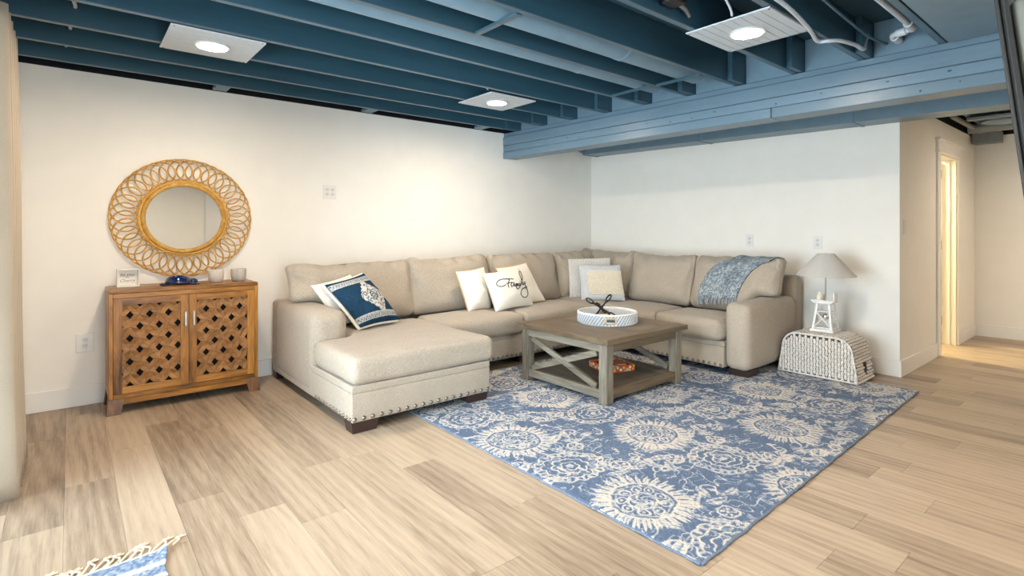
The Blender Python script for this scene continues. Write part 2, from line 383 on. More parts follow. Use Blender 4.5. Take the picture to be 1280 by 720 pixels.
def rbox(hx, hy, hz, r, n=(14, 6, 10), deform=None, M4=None):
    """soft box centred at the origin, rounded by r, then deformed"""
    H = (hx, hy, hz); bm = bmesh.new(); cache = {}
    def line(h, k):
        rr = min(r, h*0.999); arc = [-h+rr*t for t in (0, 0.12, 0.35, 0.65)]
        mid = [(-h+rr)+(2*h-2*rr)*i/k for i in range(k+1)]
        return arc+mid+[-x for x in arc[::-1]]
    LN = [line(H[a], n[a]) for a in range(3)]
    def vert(p):
        key = tuple(round(c, 6) for c in p)
        if key in cache: return cache[key]
        q = [max(-max(H[k]-r, 0), min(max(H[k]-r, 0), p[k])) for k in range(3)]
        d = Vector([p[k]-q[k] for k in range(3)])
        P = Vector(q)+d.normalized()*min(r, min(H)*0.999) if d.length > 0 else Vector(p)
        if min(H) < r:
            for k in range(3):
                pass
        if deform: P = Vector(deform(P, (P[0]/hx, P[1]/hy, P[2]/hz)))
        if M4 is not None: P = M4 @ P
        cache[key] = bm.verts.new(P); return cache[key]
    for a in range(3):
        b, c = (a+1) % 3, (a+2) % 3
        for t in (-1, 1):
            for i in range(len(LN[b])-1):
                for j in range(len(LN[c])-1):
                    q = []
                    for (ii, jj) in ((i, j), (i+1, j), (i+1, j+1), (i, j+1)):
                        p = [0, 0, 0]; p[a] = t*H[a]; p[b] = LN[b][ii]; p[c] = LN[c][jj]; q.append(vert(p))
                    if len(set(q)) == 4: bm.faces.new(q if t > 0 else q[::-1])
    mb = MB(); bm.verts.index_update()
    mb.v = [tuple(v.co) for v in bm.verts]; mb.f = [tuple(v.index for v in f.verts) for f in bm.faces]; bm.free()
    return mb
def rb(x0, x1, y0, y1, z0, z1, r, n=(10, 6, 8), bulge=0.0, seed=0, amp=0.0):
    c = Vector(((x0+x1)/2, (y0+y1)/2, (z0+z1)/2)); hx, hy, hz = (x1-x0)/2, (y1-y0)/2, (z1-z0)/2
    def df(P, u):
        g = lambda a, b: (1-a*a)*(1-b*b)
        d = Vector((u[0]*g(u[1], u[2])*bulge, u[1]*g(u[0], u[2])*bulge, u[2]*g(u[0], u[1])*bulge))
        if amp: d += Vector((0, 0, 1))*mnoise.noise((P+c)*4+Vector((seed, 0, 0)))*amp
        return P+d
    return rbox(hx, hy, hz, r, n, df, Matrix.Translation(c))

# value noise on numpy grids
def vnoise(x, y, s, seed=0):
    g = np.random.default_rng(seed).random((64, 64)); X = x*s; Y = y*s
    xi = np.floor(X).astype(int); yi = np.floor(Y).astype(int); fx = X-xi; fy = Y-yi
    fx = fx*fx*(3-2*fx); fy = fy*fy*(3-2*fy); a = lambda i, j: g[(xi+i) % 64, (yi+j) % 64]
    return (a(0, 0)*(1-fx)+a(1, 0)*fx)*(1-fy)+(a(0, 1)*(1-fx)+a(1, 1)*fx)*fy
def set_attr(o, vals, name='pattern'):
    a = o.data.attributes.new(name, 'FLOAT', 'POINT'); a.data.foreach_set('value', np.ascontiguousarray(vals, dtype=np.float32))
def sstep(a, b, x):
    t = np.clip((x-a)/(b-a), 0, 1); return t*t*(3-2*t)

def spline(pts, k=6):
    P = [Vector(p) for p in pts]; out = []
    for i in range(len(P)-1):
        a, b, c, d = P[max(i-1, 0)], P[i], P[i+1], P[min(i+2, len(P)-1)]
        for j in range(k):
            t = j/k; out.append(0.5*((2*b)+(c-a)*t+(2*a-5*b+4*c-d)*t*t+(3*b-a-3*c+d)*t**3))
    out.append(P[-1]); return out

def text_verts(body, size, shear=0.0):
    cu = bpy.data.curves.new('lettering', 'FONT'); cu.body = body; cu.size = size; cu.shear = shear; cu.align_x = 'CENTER'; cu.align_y = 'CENTER'; cu.resolution_u = 2
    ob = bpy.data.objects.new('lettering', cu); COL.objects.link(ob)
    dg = bpy.context.evaluated_depsgraph_get(); me = ob.evaluated_get(dg).to_mesh()
    v = [tuple(p.co) for p in me.vertices]; f = [tuple(p.vertices) for p in me.polygons]
    ob.evaluated_get(dg).to_mesh_clear(); bpy.data.objects.remove(ob); bpy.data.curves.remove(cu)
    return v, f

# ================================================================== the setting
XL, YB, XR, YH, XE = -0.40, 4.717, 5.235, 1.36, 8.0     # left wall, mirror wall, sofa wall, hall wall, hall end
ZW = 2.292
floor = struct('floor', MB().box(XL-0.1, XE+0.12, YF-0.1, YB+0.1, -0.12, -0.005), 'floor')
PW = 0.1875
pk = MB().box(-PW/2+0.0003, PW/2-0.0003, -0.61+0.0004, 0.61-0.0004, -0.006, 0, 0.0009)
pm = build('plank', pk, 'floor', floor); pmesh = pm.data; bpy.data.objects.remove(pm)
ends = {0: 2.845, 1: 3.25, 3: 2.743, 13: 0.594, 14: 0.79, 2: 3.62-1.22}
rest = MB(); r_ = random.Random(3)
for i in range(-2, 44):
    x0 = -0.017-PW+PW*i; xc = x0+PW/2                      # row i starts at x0
    if xc > XE: break
    y1max = YB if xc < XR+0.05 else YH+0.09
    e = ends.get(i, r_.uniform(0, 1.22))
    k0 = math.floor((YF-e)/1.22)
    y = e+k0*1.22
    while y < y1max-0.02:
        a, b = max(y, YF), min(y+1.22, y1max)
        xa, xb = max(x0, XL), min(x0+PW, XE)
        if b-a > 0.02 and xb-xa > 0.02:
            if b < -0.75: rest.box(xa+0.0003, xb-0.0003, a+0.0004, b-0.0004, -0.006, 0, 0.0009)
            else:
                S = Matrix.Diagonal(((xb-xa)/PW, (b-a)/1.22, 1, 1))
                inst(pmesh, 'plank', floor, Matrix.Translation(((xa+xb)/2, (a+b)/2, 0)) @ S)
        y += 1.22
build('planks_behind_camera', rest, 'floor', floor, kind='stuff')

# walls
def holed(x0, x1, z1, h, mk):
    """boxes around a hole h=(a,b,za,zb)"""
    a, b, za, zb = h
    mk(x0, a, 0, z1); mk(b, x1, 0, z1)
    if za > 0: mk(a, b, 0, za)
    mk(a, b, zb, z1)
ZT = 2.56
struct('wall_back', MB().box(XL-0.12, XR+0.12, YB, YB+0.12, 0, ZW), 'wall')
struct('wall_right', MB().box(XR, XR+0.12, YH, YB, 0, ZW), 'wall')
m = MB(); holed(XR+0.12, XE, ZW-0.03, (6.44, 7.15, 0, 1.95), lambda a, b, z0, z1: m.box(a, b, YH, YH+0.12, z0, z1))
struct('wall_hall', m, 'wall')
struct('wall_end', MB().box(XE, XE+0.12, YF, YH+1.8, 0, ZW-0.03), 'wall')
m = MB(); holed(XL-0.12, XE+0.12, ZT, WIN, lambda a, b, z0, z1: m.box(a, b, YF-0.12, YF, z0, z1))
struct('wall_front', m, 'wall')
m = MB(); holed(YF, YB, ZT, (DOOR[0], DOOR[1], 0, DOOR[2]), lambda a, b, z0, z1: m.box(XL-0.12, XL, a, b, z0, z1))
struct('wall_left', m, 'wall')
# side room behind the hall door
m = MB().box(5.6, 5.7, YH+0.12, 3.2, 0, 2.4).box(5.7, 7.99, 3.1, 3.2, 0, 2.4).box(5.6, XE+0.12, YH+0.12, 3.2, 2.4, 2.5)
struct('wall_side_room', m, 'wall')
# baseboards
def bb(name, boxes):
    m = MB()
    for b in boxes: m.box(*b, 0.0, 0.135, 0.003)
    struct(name, m, 'trim')
bb('baseboard_back', [(XL, XR-0.015, YB-0.015, YB)])
bb('baseboard_right', [(XR-0.015, XR, YH-0.015, YB-0.015)])
bb('baseboard_hall', [(XR, 6.345, YH-0.015, YH), (7.245, XE-0.015, YH-0.015, YH)])
bb('baseboard_end', [(XE-0.015, XE, YF, YH)])
bb('baseboard_front', [(XL, XE-0.015, YF, YF+0.015)])
# hall door: casing, jamb, open leaf
d2 = struct('door_2')
m = MB().box(6.35, 6.445, YH-0.02, YH, 0, 1.95, 0.003).box(7.145, 7.24, YH-0.02, YH, 0, 1.95, 0.003)
build('casing', m, 'trim', d2)
m = MB().box(6.34, 7.25, YH-0.024, YH, 1.95, 2.06, 0.003).box(6.32, 7.27, YH-0.045, YH, 2.06, 2.085, 0.004).box(6.33, 7.26, YH-0.032, YH, 1.945, 1.962, 0.003)
build('head_casing', m, 'trim', d2)
m = MB().box(6.425, 6.445, YH, YH+0.12, 0, 1.95).box(7.13, 7.15, YH, YH+0.12, 0, 1.95).box(6.445, 7.13, YH, YH+0.12, 1.93, 1.95).box(7.118, 7.13, YH+0.05, YH+0.075, 0, 1.93)
build('jamb', m, 'trim', d2)
lf = build('door_leaf', MB().box(7.085, 7.122, YH+0.13, YH+0.81, 0.012, 1.92, 0.003), 'trim', d2)
m = MB().lathe([(0.0, 0), (0.024, 0.002), (0.024, 0.008), (0.01, 0.014), (0.01, 0.03), (0.022, 0.036), (0.028, 0.05), (0.02, 0.064), (0.0, 0.068)], n=20)
T = Matrix.Translation((7.084, YH+0.74, 0.98)) @ Matrix.Rotation(-PI/2, 4, 'Y'); m.v = [tuple(T @ Vector(p)) for p in m.v]
build('door_knob', m, 'brass', lf, smooth=True)
for z in (0.2, 1.0, 1.75):
    build('hinge', MB().tube([(7.126, YH+0.125, z), (7.126, YH+0.125, z+0.09)], 0.008, 8), 'brass', d2)

# patio door in the left wall (beside the camera) and added daylight window behind the camera
d1 = struct('door_1'); y0, y1, zt = DOOR
m = MB()
for (a, b) in ((y0, y0+0.06), (y1-0.06, y1), ((y0+y1)/2-0.045, (y0+y1)/2+0.045)): m.box(XL-0.09, XL-0.02, a, b, 0.0, zt, 0.004)
m.box(XL-0.09, XL-0.02, y0, y1, zt-0.07, zt, 0.004).box(XL-0.09, XL-0.02, y0, y1, 0, 0.06, 0.004)
build('frame', m, 'trim', d1)
build('pane', MB().box(XL-0.058, XL-0.052, y0+0.06, (y0+y1)/2-0.045, 0.06, zt-0.07), 'glass', d1)
build('pane', MB().box(XL-0.058, XL-0.052, (y0+y1)/2+0.045, y1-0.06, 0.06, zt-0.07), 'glass', d1)
w1 = struct('added_window_1'); a, b, z0, z1 = WIN
m = MB().box(a, a+0.05, YF-0.1, YF-0.03, z0, z1).box(b-0.05, b, YF-0.1, YF-0.03, z0, z1).box(a, b, YF-0.1, YF-0.03, z0, z0+0.05).box(a, b, YF-0.1, YF-0.03, z1-0.05, z1)
m.box((a+b)/2-0.03, (a+b)/2+0.03, YF-0.1, YF-0.03, z0, z1)
build('window_frame', m, 'trim', w1)
build('pane', MB().box(a+0.05, (a+b)/2-0.03, YF-0.07, YF-0.064, z0+0.05, z1-0.05), 'glass', w1)
build('pane', MB().box((a+b)/2+0.03, b-0.05, YF-0.07, YF-0.064, z0+0.05, z1-0.05), 'glass', w1)
bl = tag(struct('window_blind'), 'white closed slat blind on the wall behind the camera, seen in the mirror', 'blind'); del bl['kind']
a, b, slm = 2.0, 2.66, None
T0 = Matrix.Rotation(math.radians(80), 4, 'X'); z = 0.36
while z < 2.16:
    if slm is None:
        o_ = build('slat', MB().box(-(b-a)/2+0.01, (b-a)/2-0.01, -0.0275, 0.0275, -0.001, 0.001), 'blind', bl, local=True); slm = o_.data
        o_.matrix_local = Matrix.Translation(((a+b)/2, YF+0.035, z)) @ T0
    else: inst(slm, 'slat', bl, Matrix.Translation(((a+b)/2, YF+0.035, z)) @ T0)
    z += 0.048
build('headrail', MB().box(a-0.02, b+0.02, YF+0.002, YF+0.065, 2.17, 2.21, 0.004), 'blind', bl)

# ------------------------------------------------------------------ ceiling: deck, joists, beam, ducts
ZJ = 2.29; DJ = 0.225
ceil = struct('ceiling', MB().box(XL-0.12, XE+0.12, YF-0.12, YB+0.2, ZJ+DJ, ZJ+DJ+0.04), 'deck')
JY = [4.51, 4.11, 3.70, 3.28, 2.85, 2.44, 2.035, 1.625, 1.22, 0.81, 0.40, 0.0, -0.4, -0.8, -1.2, -1.6, -2.0]
def jx(y): return 3.92-0.16*(y-0.52)/4.18        # front face of the beam (it runs slightly askew)
for y in JY:
    xe = jx(y)+0.16
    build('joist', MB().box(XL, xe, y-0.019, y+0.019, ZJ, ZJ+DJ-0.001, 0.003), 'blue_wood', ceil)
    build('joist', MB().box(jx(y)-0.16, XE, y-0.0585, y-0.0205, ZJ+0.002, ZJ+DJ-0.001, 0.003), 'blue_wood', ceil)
for p, q in zip(JY[:-1], JY[1:]):                # solid blocking over the beam
    xb = jx((p+q)/2)+0.03
    build('blocking', MB().box(xb, xb+0.04, q+0.02, p-0.0595, ZJ, ZJ+DJ-0.001, 0.003), 'blue_duct', ceil)
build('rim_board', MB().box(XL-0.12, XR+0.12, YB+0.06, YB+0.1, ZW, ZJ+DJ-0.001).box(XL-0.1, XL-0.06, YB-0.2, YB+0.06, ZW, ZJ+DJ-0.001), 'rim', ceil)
build('rim_board', MB().box(XR+0.13, XE, YH+0.05, YH+0.11, ZW-0.0295, ZJ+DJ-0.001).box(XE+0.03, XE+0.1, YF, YH+0.11, ZW-0.0295, ZJ+DJ-0.001).box(XR+0.05, XR+0.11, YH+0.05, YB+0.06, ZW, ZJ+DJ-0.001), 'rim', ceil)  # added dark boards that stop light leaking in above the inner walls
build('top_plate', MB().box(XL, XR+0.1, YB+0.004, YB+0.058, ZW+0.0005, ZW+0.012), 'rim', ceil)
for x in (0.86, 2.08, 3.36): build('nailing_block', MB().box(x, x+0.10, YB-0.17, YB-0.01, ZJ+0.005, ZJ+0.03, 0.003), 'blue_duct', ceil)
# built-up beam: four stacked boards with slightly different faces
bmr = struct('beam', parent=ceil)
def beam_part(name, x0, x1, z0, z1, ya=YF, yb=YB-0.004, mat='blue_beam', c=0.004):
    v = MB().box(0, 1, ya, yb, z0, z1, c)
    def fx(t):
        W = x1-x0
        return 0 if t < c*0.5 else c if t < 0.5 else W-c if t < 1-c*0.5 else W
    v.v = [(jx(p[1])+x0+fx(p[0]), p[1], p[2]) for p in v.v]
    return build(name, v, mat, bmr)
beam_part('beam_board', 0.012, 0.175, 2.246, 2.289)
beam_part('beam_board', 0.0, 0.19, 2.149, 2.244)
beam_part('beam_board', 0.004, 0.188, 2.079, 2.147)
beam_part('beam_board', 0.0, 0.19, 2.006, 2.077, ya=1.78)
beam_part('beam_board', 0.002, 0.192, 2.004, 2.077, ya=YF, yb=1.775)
m = MB(); r_ = random.Random(5)
for i in range(40):
    y = r_.uniform(0.3, 4.5); z = r_.choice([2.03, 2.05, 2.10, 2.12, 2.18, 2.2, 2.22]); m.ell((jx(y)+0.0025, y, z), 0.003, r_.uniform(0.004, 0.012), r_.uniform(0.004, 0.008), 7, 4)
build('knots', m, 'knot', bmr, kind='stuff')
# long rectangular duct along the sofa wall
def dz(y): return 2.148+(y-4.7)*0.0192
m = MB()
for ya, yb in ((YF, 0.2), (0.203, 1.62), (1.623, 3.02), (3.023, 4.6)):
    for (a, b) in ((4.97, 5.231),):
        k = len(m.v); m.box(a, b, ya, yb, 0, 1, 0.0)
        m.v[k:] = [(p[0], p[1], dz(p[1]) if p[2] == 0 else 2.287) for p in m.v[k:]]
    k = len(m.v); m.box(4.963, 5.233, yb-0.012, yb+0.012, 0, 1, 0.0)
    m.v[k:] = [(p[0], p[1], dz(p[1])-0.006 if p[2] == 0 else 2.28) for p in m.v[k:]]
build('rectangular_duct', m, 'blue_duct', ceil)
build('duct_strap', MB().tube([(4.78, 4.63, 2.28), (4.9, 4.62, 2.2), (4.965, 4.6, 2.17)], 0.02, 8), 'blue_duct', ceil)
# round ducts in the joist bays
def rduct(y, z, r, x0, x1):
    m = MB()
    m.tube([(x0+(x1-x0)*i/10, y, z) for i in range(11)], r, 20)
    for x in (x0+0.3*(x1-x0), x0+0.78*(x1-x0)): m.tube([(x, y, z), (x+0.03, y, z)], r+0.004, 20)
    build('round_duct', m, 'blue_duct', ceil, smooth='auto')
rduct(2.215, 2.40, 0.10, XL, 3.62)
rduct(2.575, 2.375, 0.078, XL, 3.6)
for (x, ya, yb) in ((1.75, 2.06, 2.42), (3.42, 2.06, 2.42), (3.40, 2.46, 2.83)):
    build('duct_hanger', MB().box(x-0.018, x+0.018, ya, yb, ZJ-0.002, ZJ+0.012, 0.002), 'blue_wood', ceil)
# flat panned bay at the upper right
build('sheet_metal_panel', MB().box(0.4, jx(0.6)-0.012, -0.55, 0.775, ZJ-0.012, ZJ-0.003, 0.002), 'blue_duct', ceil)
# pipe with elbows
m = MB().tube(spline([(1.8, 0.90, 2.36), (3.3, 0.90, 2.36), (3.71, 0.905, 2.36), (3.745, 0.93, 2.36), (3.76, 0.985, 2.36), (3.79, 1.02, 2.36), (3.86, 1.02, 2.36), (4.1, 1.02, 2.36)], 5), 0.016, 10)
for p, q in (((3.62, 0.903, 2.36), (3.72, 0.908, 2.36)), ((3.749, 0.94, 2.36), (3.762, 0.99, 2.36)), ((3.82, 1.02, 2.36), (3.9, 1.02, 2.36))): m.tube([p, q], 0.023, 12)
build('water_pipe', m, 'cablew', ceil, smooth='auto')
build('cable', MB().tube(spline([(2.0, 1.15, 2.285), (2.59, 1.147, 2.284), (3.03, 1.196, 2.280), (3.28, 1.245, 2.278), (3.32, 1.20, 2.275), (3.38, 1.165, 2.28), (3.54, 1.141, 2.287), (3.72, 1.15, 2.30), (3.80, 1.165, 2.36), (3.84, 1.165, 2.42)], 6), 0.011, 8), 'cablew', ceil, smooth=True)
build('cable', MB().tube(spline([(2.4, 1.07, 2.38), (2.93, 1.08, 2.36), (3.3, 1.10, 2.36), (3.66, 1.108, 2.355), (3.93, 1.09, 2.36)], 6), 0.008, 8), 'blue_wood', ceil, smooth=True)
build('cable', MB().tube(spline([(2.05, 1.40, 2.45), (2.35, 1.36, 2.40), (2.55, 1.38, 2.33), (2.62, 1.40, 2.30)], 6), 0.006, 8), 'cablew', ceil, smooth=True)
build('cable', MB().tube(spline([(2.33, 3.36, 2.42), (2.46, 3.37, 2.36), (2.55, 3.38, 2.31)], 6), 0.006, 8), 'cablew', ceil, smooth=True)
jb = build('junction_box', MB().box(2.27, 2.37, 1.50, 1.585, 2.325, 2.41, 0.006).box(2.30, 2.345, 1.46, 1.50, 2.345, 2.385, 0.004), 'black', ceil)
build('connector', MB().tube([(2.26, 1.54, 2.345), (2.19, 1.54, 2.34)], 0.018, 10).tube(spline([(2.37, 1.56, 2.35), (2.44, 1.56, 2.34), (2.50, 1.57, 2.32)], 5), 0.011, 8), 'steel', jb, smooth='auto')
for i, y in enumerate((3.70, 4.11, 4.51)):       # one cable threading the joists near the curtain
    x = (0.02, 0.0, -0.02)[i]
    build('cable', MB().tube(spline([(x, y+0.02, 2.40), (x+0.005, y-0.05, 2.385), (x-0.01, y-0.16, 2.40), (x-0.03, y-0.30, 2.44)], 6), 0.009, 8), 'cablew', ceil, smooth=True)
    build('cable_hole', MB().ell((x, y-0.0195, 2.392), 0.024, 0.002, 0.016, 12, 4), 'knot', ceil)
# hall services above the door
build('hall_duct', MB().tube([(7.35, -1.5, 2.27), (7.35, 1.3, 2.27)], 0.05, 14), 'hallgrey', ceil, smooth='auto')
build('hall_duct', MB().box(6.45, 7.7, 1.235, 1.275, 2.262, 2.288, 0.002), 'hallgrey', ceil)
build('hall_duct', MB().box(6.70, 6.78, -1.0, 1.2, 2.262, 2.288, 0.002).box(7.75, 7.9, 1.1, 1.34, 2.16, 2.28, 0.004), 'hallgrey', ceil)
build('hall_duct', MB().lathe([(0.0, 0), (0.13, 0.004), (0.15, 0.015), (0.15, 0.03)], (6.95, 0.98, 2.235), 24), 'blue_duct', ceil, smooth='auto')

# ================================================================== things fixed to the shell
def downlight(x, y, label, group=None):
    t = thing('recessed_light', label, 'ceiling light', (x, y, ZJ-0.004))
    m = MB(); n = 9; W = 0.46; prof = []                      # beadboard plate: ridges run along X
    for i in range(n):
        a = -W/2+W*i/n; b = -W/2+W*(i+1)/n
        prof += [(a+0.0015, -0.009), (b-0.003, -0.009), (b-0.003, -0.007), (b+0.0015 if i < n-1 else b, -0.007)]
    poly = [(-W/2, -0.001)]+[(p, q) for p, q in prof]+[(W/2, -0.001)]
    m.prism(poly[::-1], -0.235, 0.235, 'X')
    m.v = [(p[0]+x, p[1]+y, p[2]+ZJ-0.002) for p in m.v]
    build('mounting_panel', m, 'panel', t)
    m = MB().lathe([(0.078, -0.010), (0.090, -0.012), (0.092, -0.018), (0.080, -0.021), (0.078, -0.016)], (x, y, ZJ), 36, closed=True)
    build('trim_ring', m, 'white', t, smooth='auto')
    m = MB().lathe([(0.0, -0.0185), (0.06, -0.0185), (0.0785, -0.016), (0.0785, -0.012), (0.0, -0.012)], (x, y, ZJ), 36)
    build('diffuser', m, 'lampw', t, smooth=True)
    m = MB()
    for sx in (-1, 1):
        for sy in (-1, 1): m.ell((x+sx*0.218, y+sy*0.218, ZJ-0.011), 0.005, 0.005, 0.002, 8, 4)
    build('screws', m, 'dark', t, kind='stuff')
downlight(0.645, 3.53, 'square ribbed ceiling plate with a lit round lamp above the rattan mirror')
downlight(2.78, 3.565, 'smallest ribbed ceiling light in view, nearest the beam end at the mirror wall')
downlight(2.85, 1.435, 'large square ribbed ceiling plate with a lit round lamp beside the white looping cable')
downlight(0.645, 1.435, 'square ribbed ceiling plate with a lit round lamp overhead, out of the photo')
downlight(0.645, -0.65, 'square ribbed ceiling plate with a lit round lamp behind the camera at the door side')
downlight(2.85, -0.65, 'square ribbed ceiling plate with a lit round lamp behind the camera near the blinds')
downlight(6.7, 0.35, 'square ribbed ceiling plate with a lit round lamp in the hall')
downlight(7.1, -0.85, 'unseen ribbed ceiling light added to brighten the end wall of the hall')  # extra lamp, added only to brighten the hall end wall
tag(build('side_room_lamp', MB().lathe([(0, -0.06), (0.10, -0.05), (0.14, -0.02), (0.14, 0)], (6.6, 2.2, 2.398), 24), 'doorlamp', smooth=True), 'warm round ceiling lamp in the room behind the hall door', 'ceiling light')

def outlet(px, py, pz, face, gangs, label, kind='outlet', w=0.075, h=0.12):
    """face 'Y' faces -Y (mirror wall), 'X' faces -X (sofa wall)"""
    W = w if gangs == 1 else 0.118
    t = thing('wall_outlet' if kind == 'outlet' else 'light_switch', label, 'outlet' if kind == 'outlet' else 'switch', (px, py, pz), -PI/2 if face == 'X' else 0)
    R = ROOT[t.name]
    def loc(mb): mb.v = [tuple(R @ Vector(p)) for p in mb.v]; return mb
    build('cover_plate', loc(MB().box(-W/2, W/2, -0.006, -0.0005, -h/2, h/2, 0.002)), 'white', t)
    for g in range(gangs):
        cx = 0 if gangs == 1 else (-0.024, 0.024)[g]
        if kind != 'outlet':
            build('toggle', loc(MB().box(cx-0.016, cx+0.016, -0.009, -0.006, -0.033, 0.033, 0.001)), 'white', t); continue
        for s in (-1, 1):
            r = build('receptacle', loc(MB().prism([(cx+0.016*math.cos(a*PI/6), s*0.02+0.0145*math.sin(a*PI/6)) for a in range(12)], -0.0085, -0.006, 'Y')), 'recept', t)
            sl = MB()
            for q in (-0.006, 0.006): sl.box(cx+q-0.002, cx+q+0.002, -0.0092, -0.0085, s*0.02-0.004, s*0.02+0.007)
            sl.box(cx-0.002, cx+0.002, -0.0092, -0.0085, s*0.02-0.010, s*0.02-0.006)
            build('slots', sl, 'dark', r)
outlet(0.083, YB, 0.428, 'Y', 1, 'white wall outlet low on the wall left of the wooden cabinet', w=0.098, h=0.128)
outlet(1.789, YB, 1.542, 'Y', 2, 'double outlet high on the cream wall right of the rattan mirror')
outlet(XR, 2.612, 1.10, 'X', 1, 'white outlet on the right wall above the blue throw')
outlet(XR, 1.981, 1.09, 'X', 1, 'white outlet on the right wall above the table lamp')
outlet(5.373, YH, 1.227, 'Y', 1, 'white light switch on the hall wall round the corner', kind='switch')

# TV on a ceiling pole at the right edge, tilted down towards the sofa
t = thing('television', 'dark flat television seen edge on at the right edge of the frame', 'television', (2.0, 0.262, 1.36))
sl = 0.109
def tvp(mb):
    mb.v = [(p[0], 0.245+p[1]+sl*(p[2]-1.36)*1.0, p[2]) for p in mb.v]; return mb
build('bezel', tvp(MB().box(2.0, 3.24, -0.008, 0.0, 1.19, 1.90, 0.002)), 'tvbez', t)
build('display', tvp(MB().box(2.012, 3.228, 0.0005, 0.0015, 1.205, 1.888)), 'screen', t)
build('back_shell', tvp(MB().box(2.004, 3.236, -0.027, -0.0082, 1.194, 1.896, 0.008)), 'tvbez', t)
build('back_housing', tvp(rb(2.03, 3.21, -0.062, -0.0275, 1.21, 1.845, 0.016, (4, 2, 4))), 'tvback', t, smooth=True)
m = tvp(MB().box(2.52, 2.72, -0.10, -0.0625, 1.40, 1.62, 0.004)); m.tube([(2.62, 0.20, 1.5), (2.62, 0.15, 1.56), (2.62, 0.14, 1.7), (2.62, 0.14, ZJ-0.012)], 0.024, 12).box(2.54, 2.70, 0.06, 0.22, ZJ-0.024, ZJ-0.012)
build('ceiling_mount', m, 'tvbez', t)

# curtain on its rod at the left edge
t = thing('curtain', 'natural linen grommet curtain hanging at the left edge of the photo', 'curtain', (-0.25, 3.5, 0.0))
P = []; n = 90
for i in range(n+1):
    u = i/n; y = 3.785-0.62*u
    row = []
    for j in range(25):
        v = j/24; z = 2.20-2.185*v
        sp = 0.045*v                                            # hangs a little fuller below
        ph = u*2*PI*4.5
        x = -0.262+(0.055+sp*0.4)*math.cos(ph)+0.018*v+0.006*math.sin(7*v+ph*2)*v
        yy = y+0.012*math.sin(5*v+u*9)
        row.append((x, yy, z))
    P.append(row)
mb = MB().grid(P); o = build('curtain_panel', mb, 'curtain', t, smooth=True)
md = o.modifiers.new('thick', 'SOLIDIFY'); md.thickness = 0.005
for k in range(4):
    y = 3.785-0.62*(0.06+k*0.222)
    T = Matrix.Translation((-0.258 if k else -0.262, y, 2.125)) @ Matrix.Rotation(PI/2, 4, 'X') @ Matrix.Rotation(0, 4, 'Z')
    m = MB().lathe([(0.020, -0.004), (0.032, -0.004), (0.034, 0), (0.032, 0.004), (0.020, 0.004)], (0, 0, 0), 24, closed=True); m.v = [tuple(T @ Vector(p)) for p in m.v]
    build('grommet', m, 'steel', t, smooth='auto')
t = thing('curtain_rod', 'metal curtain rod running above the patio door', 'curtain rod', (-0.262, 2.4, 2.125))
build('rod', MB().tube([(-0.262, 3.76, 2.125), (-0.262, 0.8, 2.125)], 0.0125, 12), 'steel', t, smooth='auto')
for y in (3.0, 0.95): build('bracket', MB().box(XL+0.001, -0.25, y-0.008, y+0.008, 2.10, 2.112, 0.002), 'steel', t)

# rattan sunburst mirror
MC = (0.672, 1.2945)
t = thing('rattan_mirror', 'large round mirror in a frame of looping honey rattan above the wooden cabinet', 'mirror', (MC[0], YB-0.03, MC[1]))
sz = 0.955
def ring(R, r, y, n=96, flat=1.0, k=10):
    return MB().tube([(MC[0]+R*math.cos(2*PI*i/n), y, MC[1]+R*sz*math.sin(2*PI*i/n)) for i in range(n)], r, k, closed=True)
m = ring(0.262, 0.017, YB-0.032); build('inner_ring', m, 'rattan', t, smooth=True)
m = ring(0.284, 0.010, YB-0.028); build('inner_ring', m, 'rattan', t, smooth=True)
n = 72; pol = [(MC[0]+0.258*math.cos(2*PI*i/n), MC[1]+0.258*sz*math.sin(2*PI*i/n)) for i in range(n)]
build('mirror_glass', MB().prism(pol, YB-0.026, YB-0.020, 'Y'), 'mirror', t)
build('backing', MB().prism([(MC[0]+(p[0]-MC[0])*1.1, MC[1]+(p[1]-MC[1])*1.1) for p in pol], YB-0.019, YB-0.002, 'Y'), 'bamboo', t)
NL = 40; lm = None
for i in range(NL):
    if lm is None:
        pts = []
        for q in range(26):
            a = 2*PI*q/26; rr = 0.374+0.086*math.cos(a); wd = 0.31*math.sin(a)*(0.94+0.06*math.cos(a))
            pts.append((rr*math.cos(wd*0.372/rr*1.0), -0.008*math.cos(a*0.5)*0+0.006*math.sin(a), rr*math.sin(wd*0.372/rr)))
        o = build('rattan_loop', MB().tube(pts, 0.0053, 6, closed=True), 'rattan', t, local=True, smooth=True); lm = o.data
        base_o = o
    Tm = Matrix.Translation((0, 0.005 if i % 2 else 0.001, 0)) @ Matrix.Diagonal((1, 1, sz, 1)) @ Matrix.Rotation(-2*PI*i/NL, 4, 'Y')
    if i == 0: base_o.matrix_local = Tm
    else: inst(lm, 'rattan_loop', t, Tm)

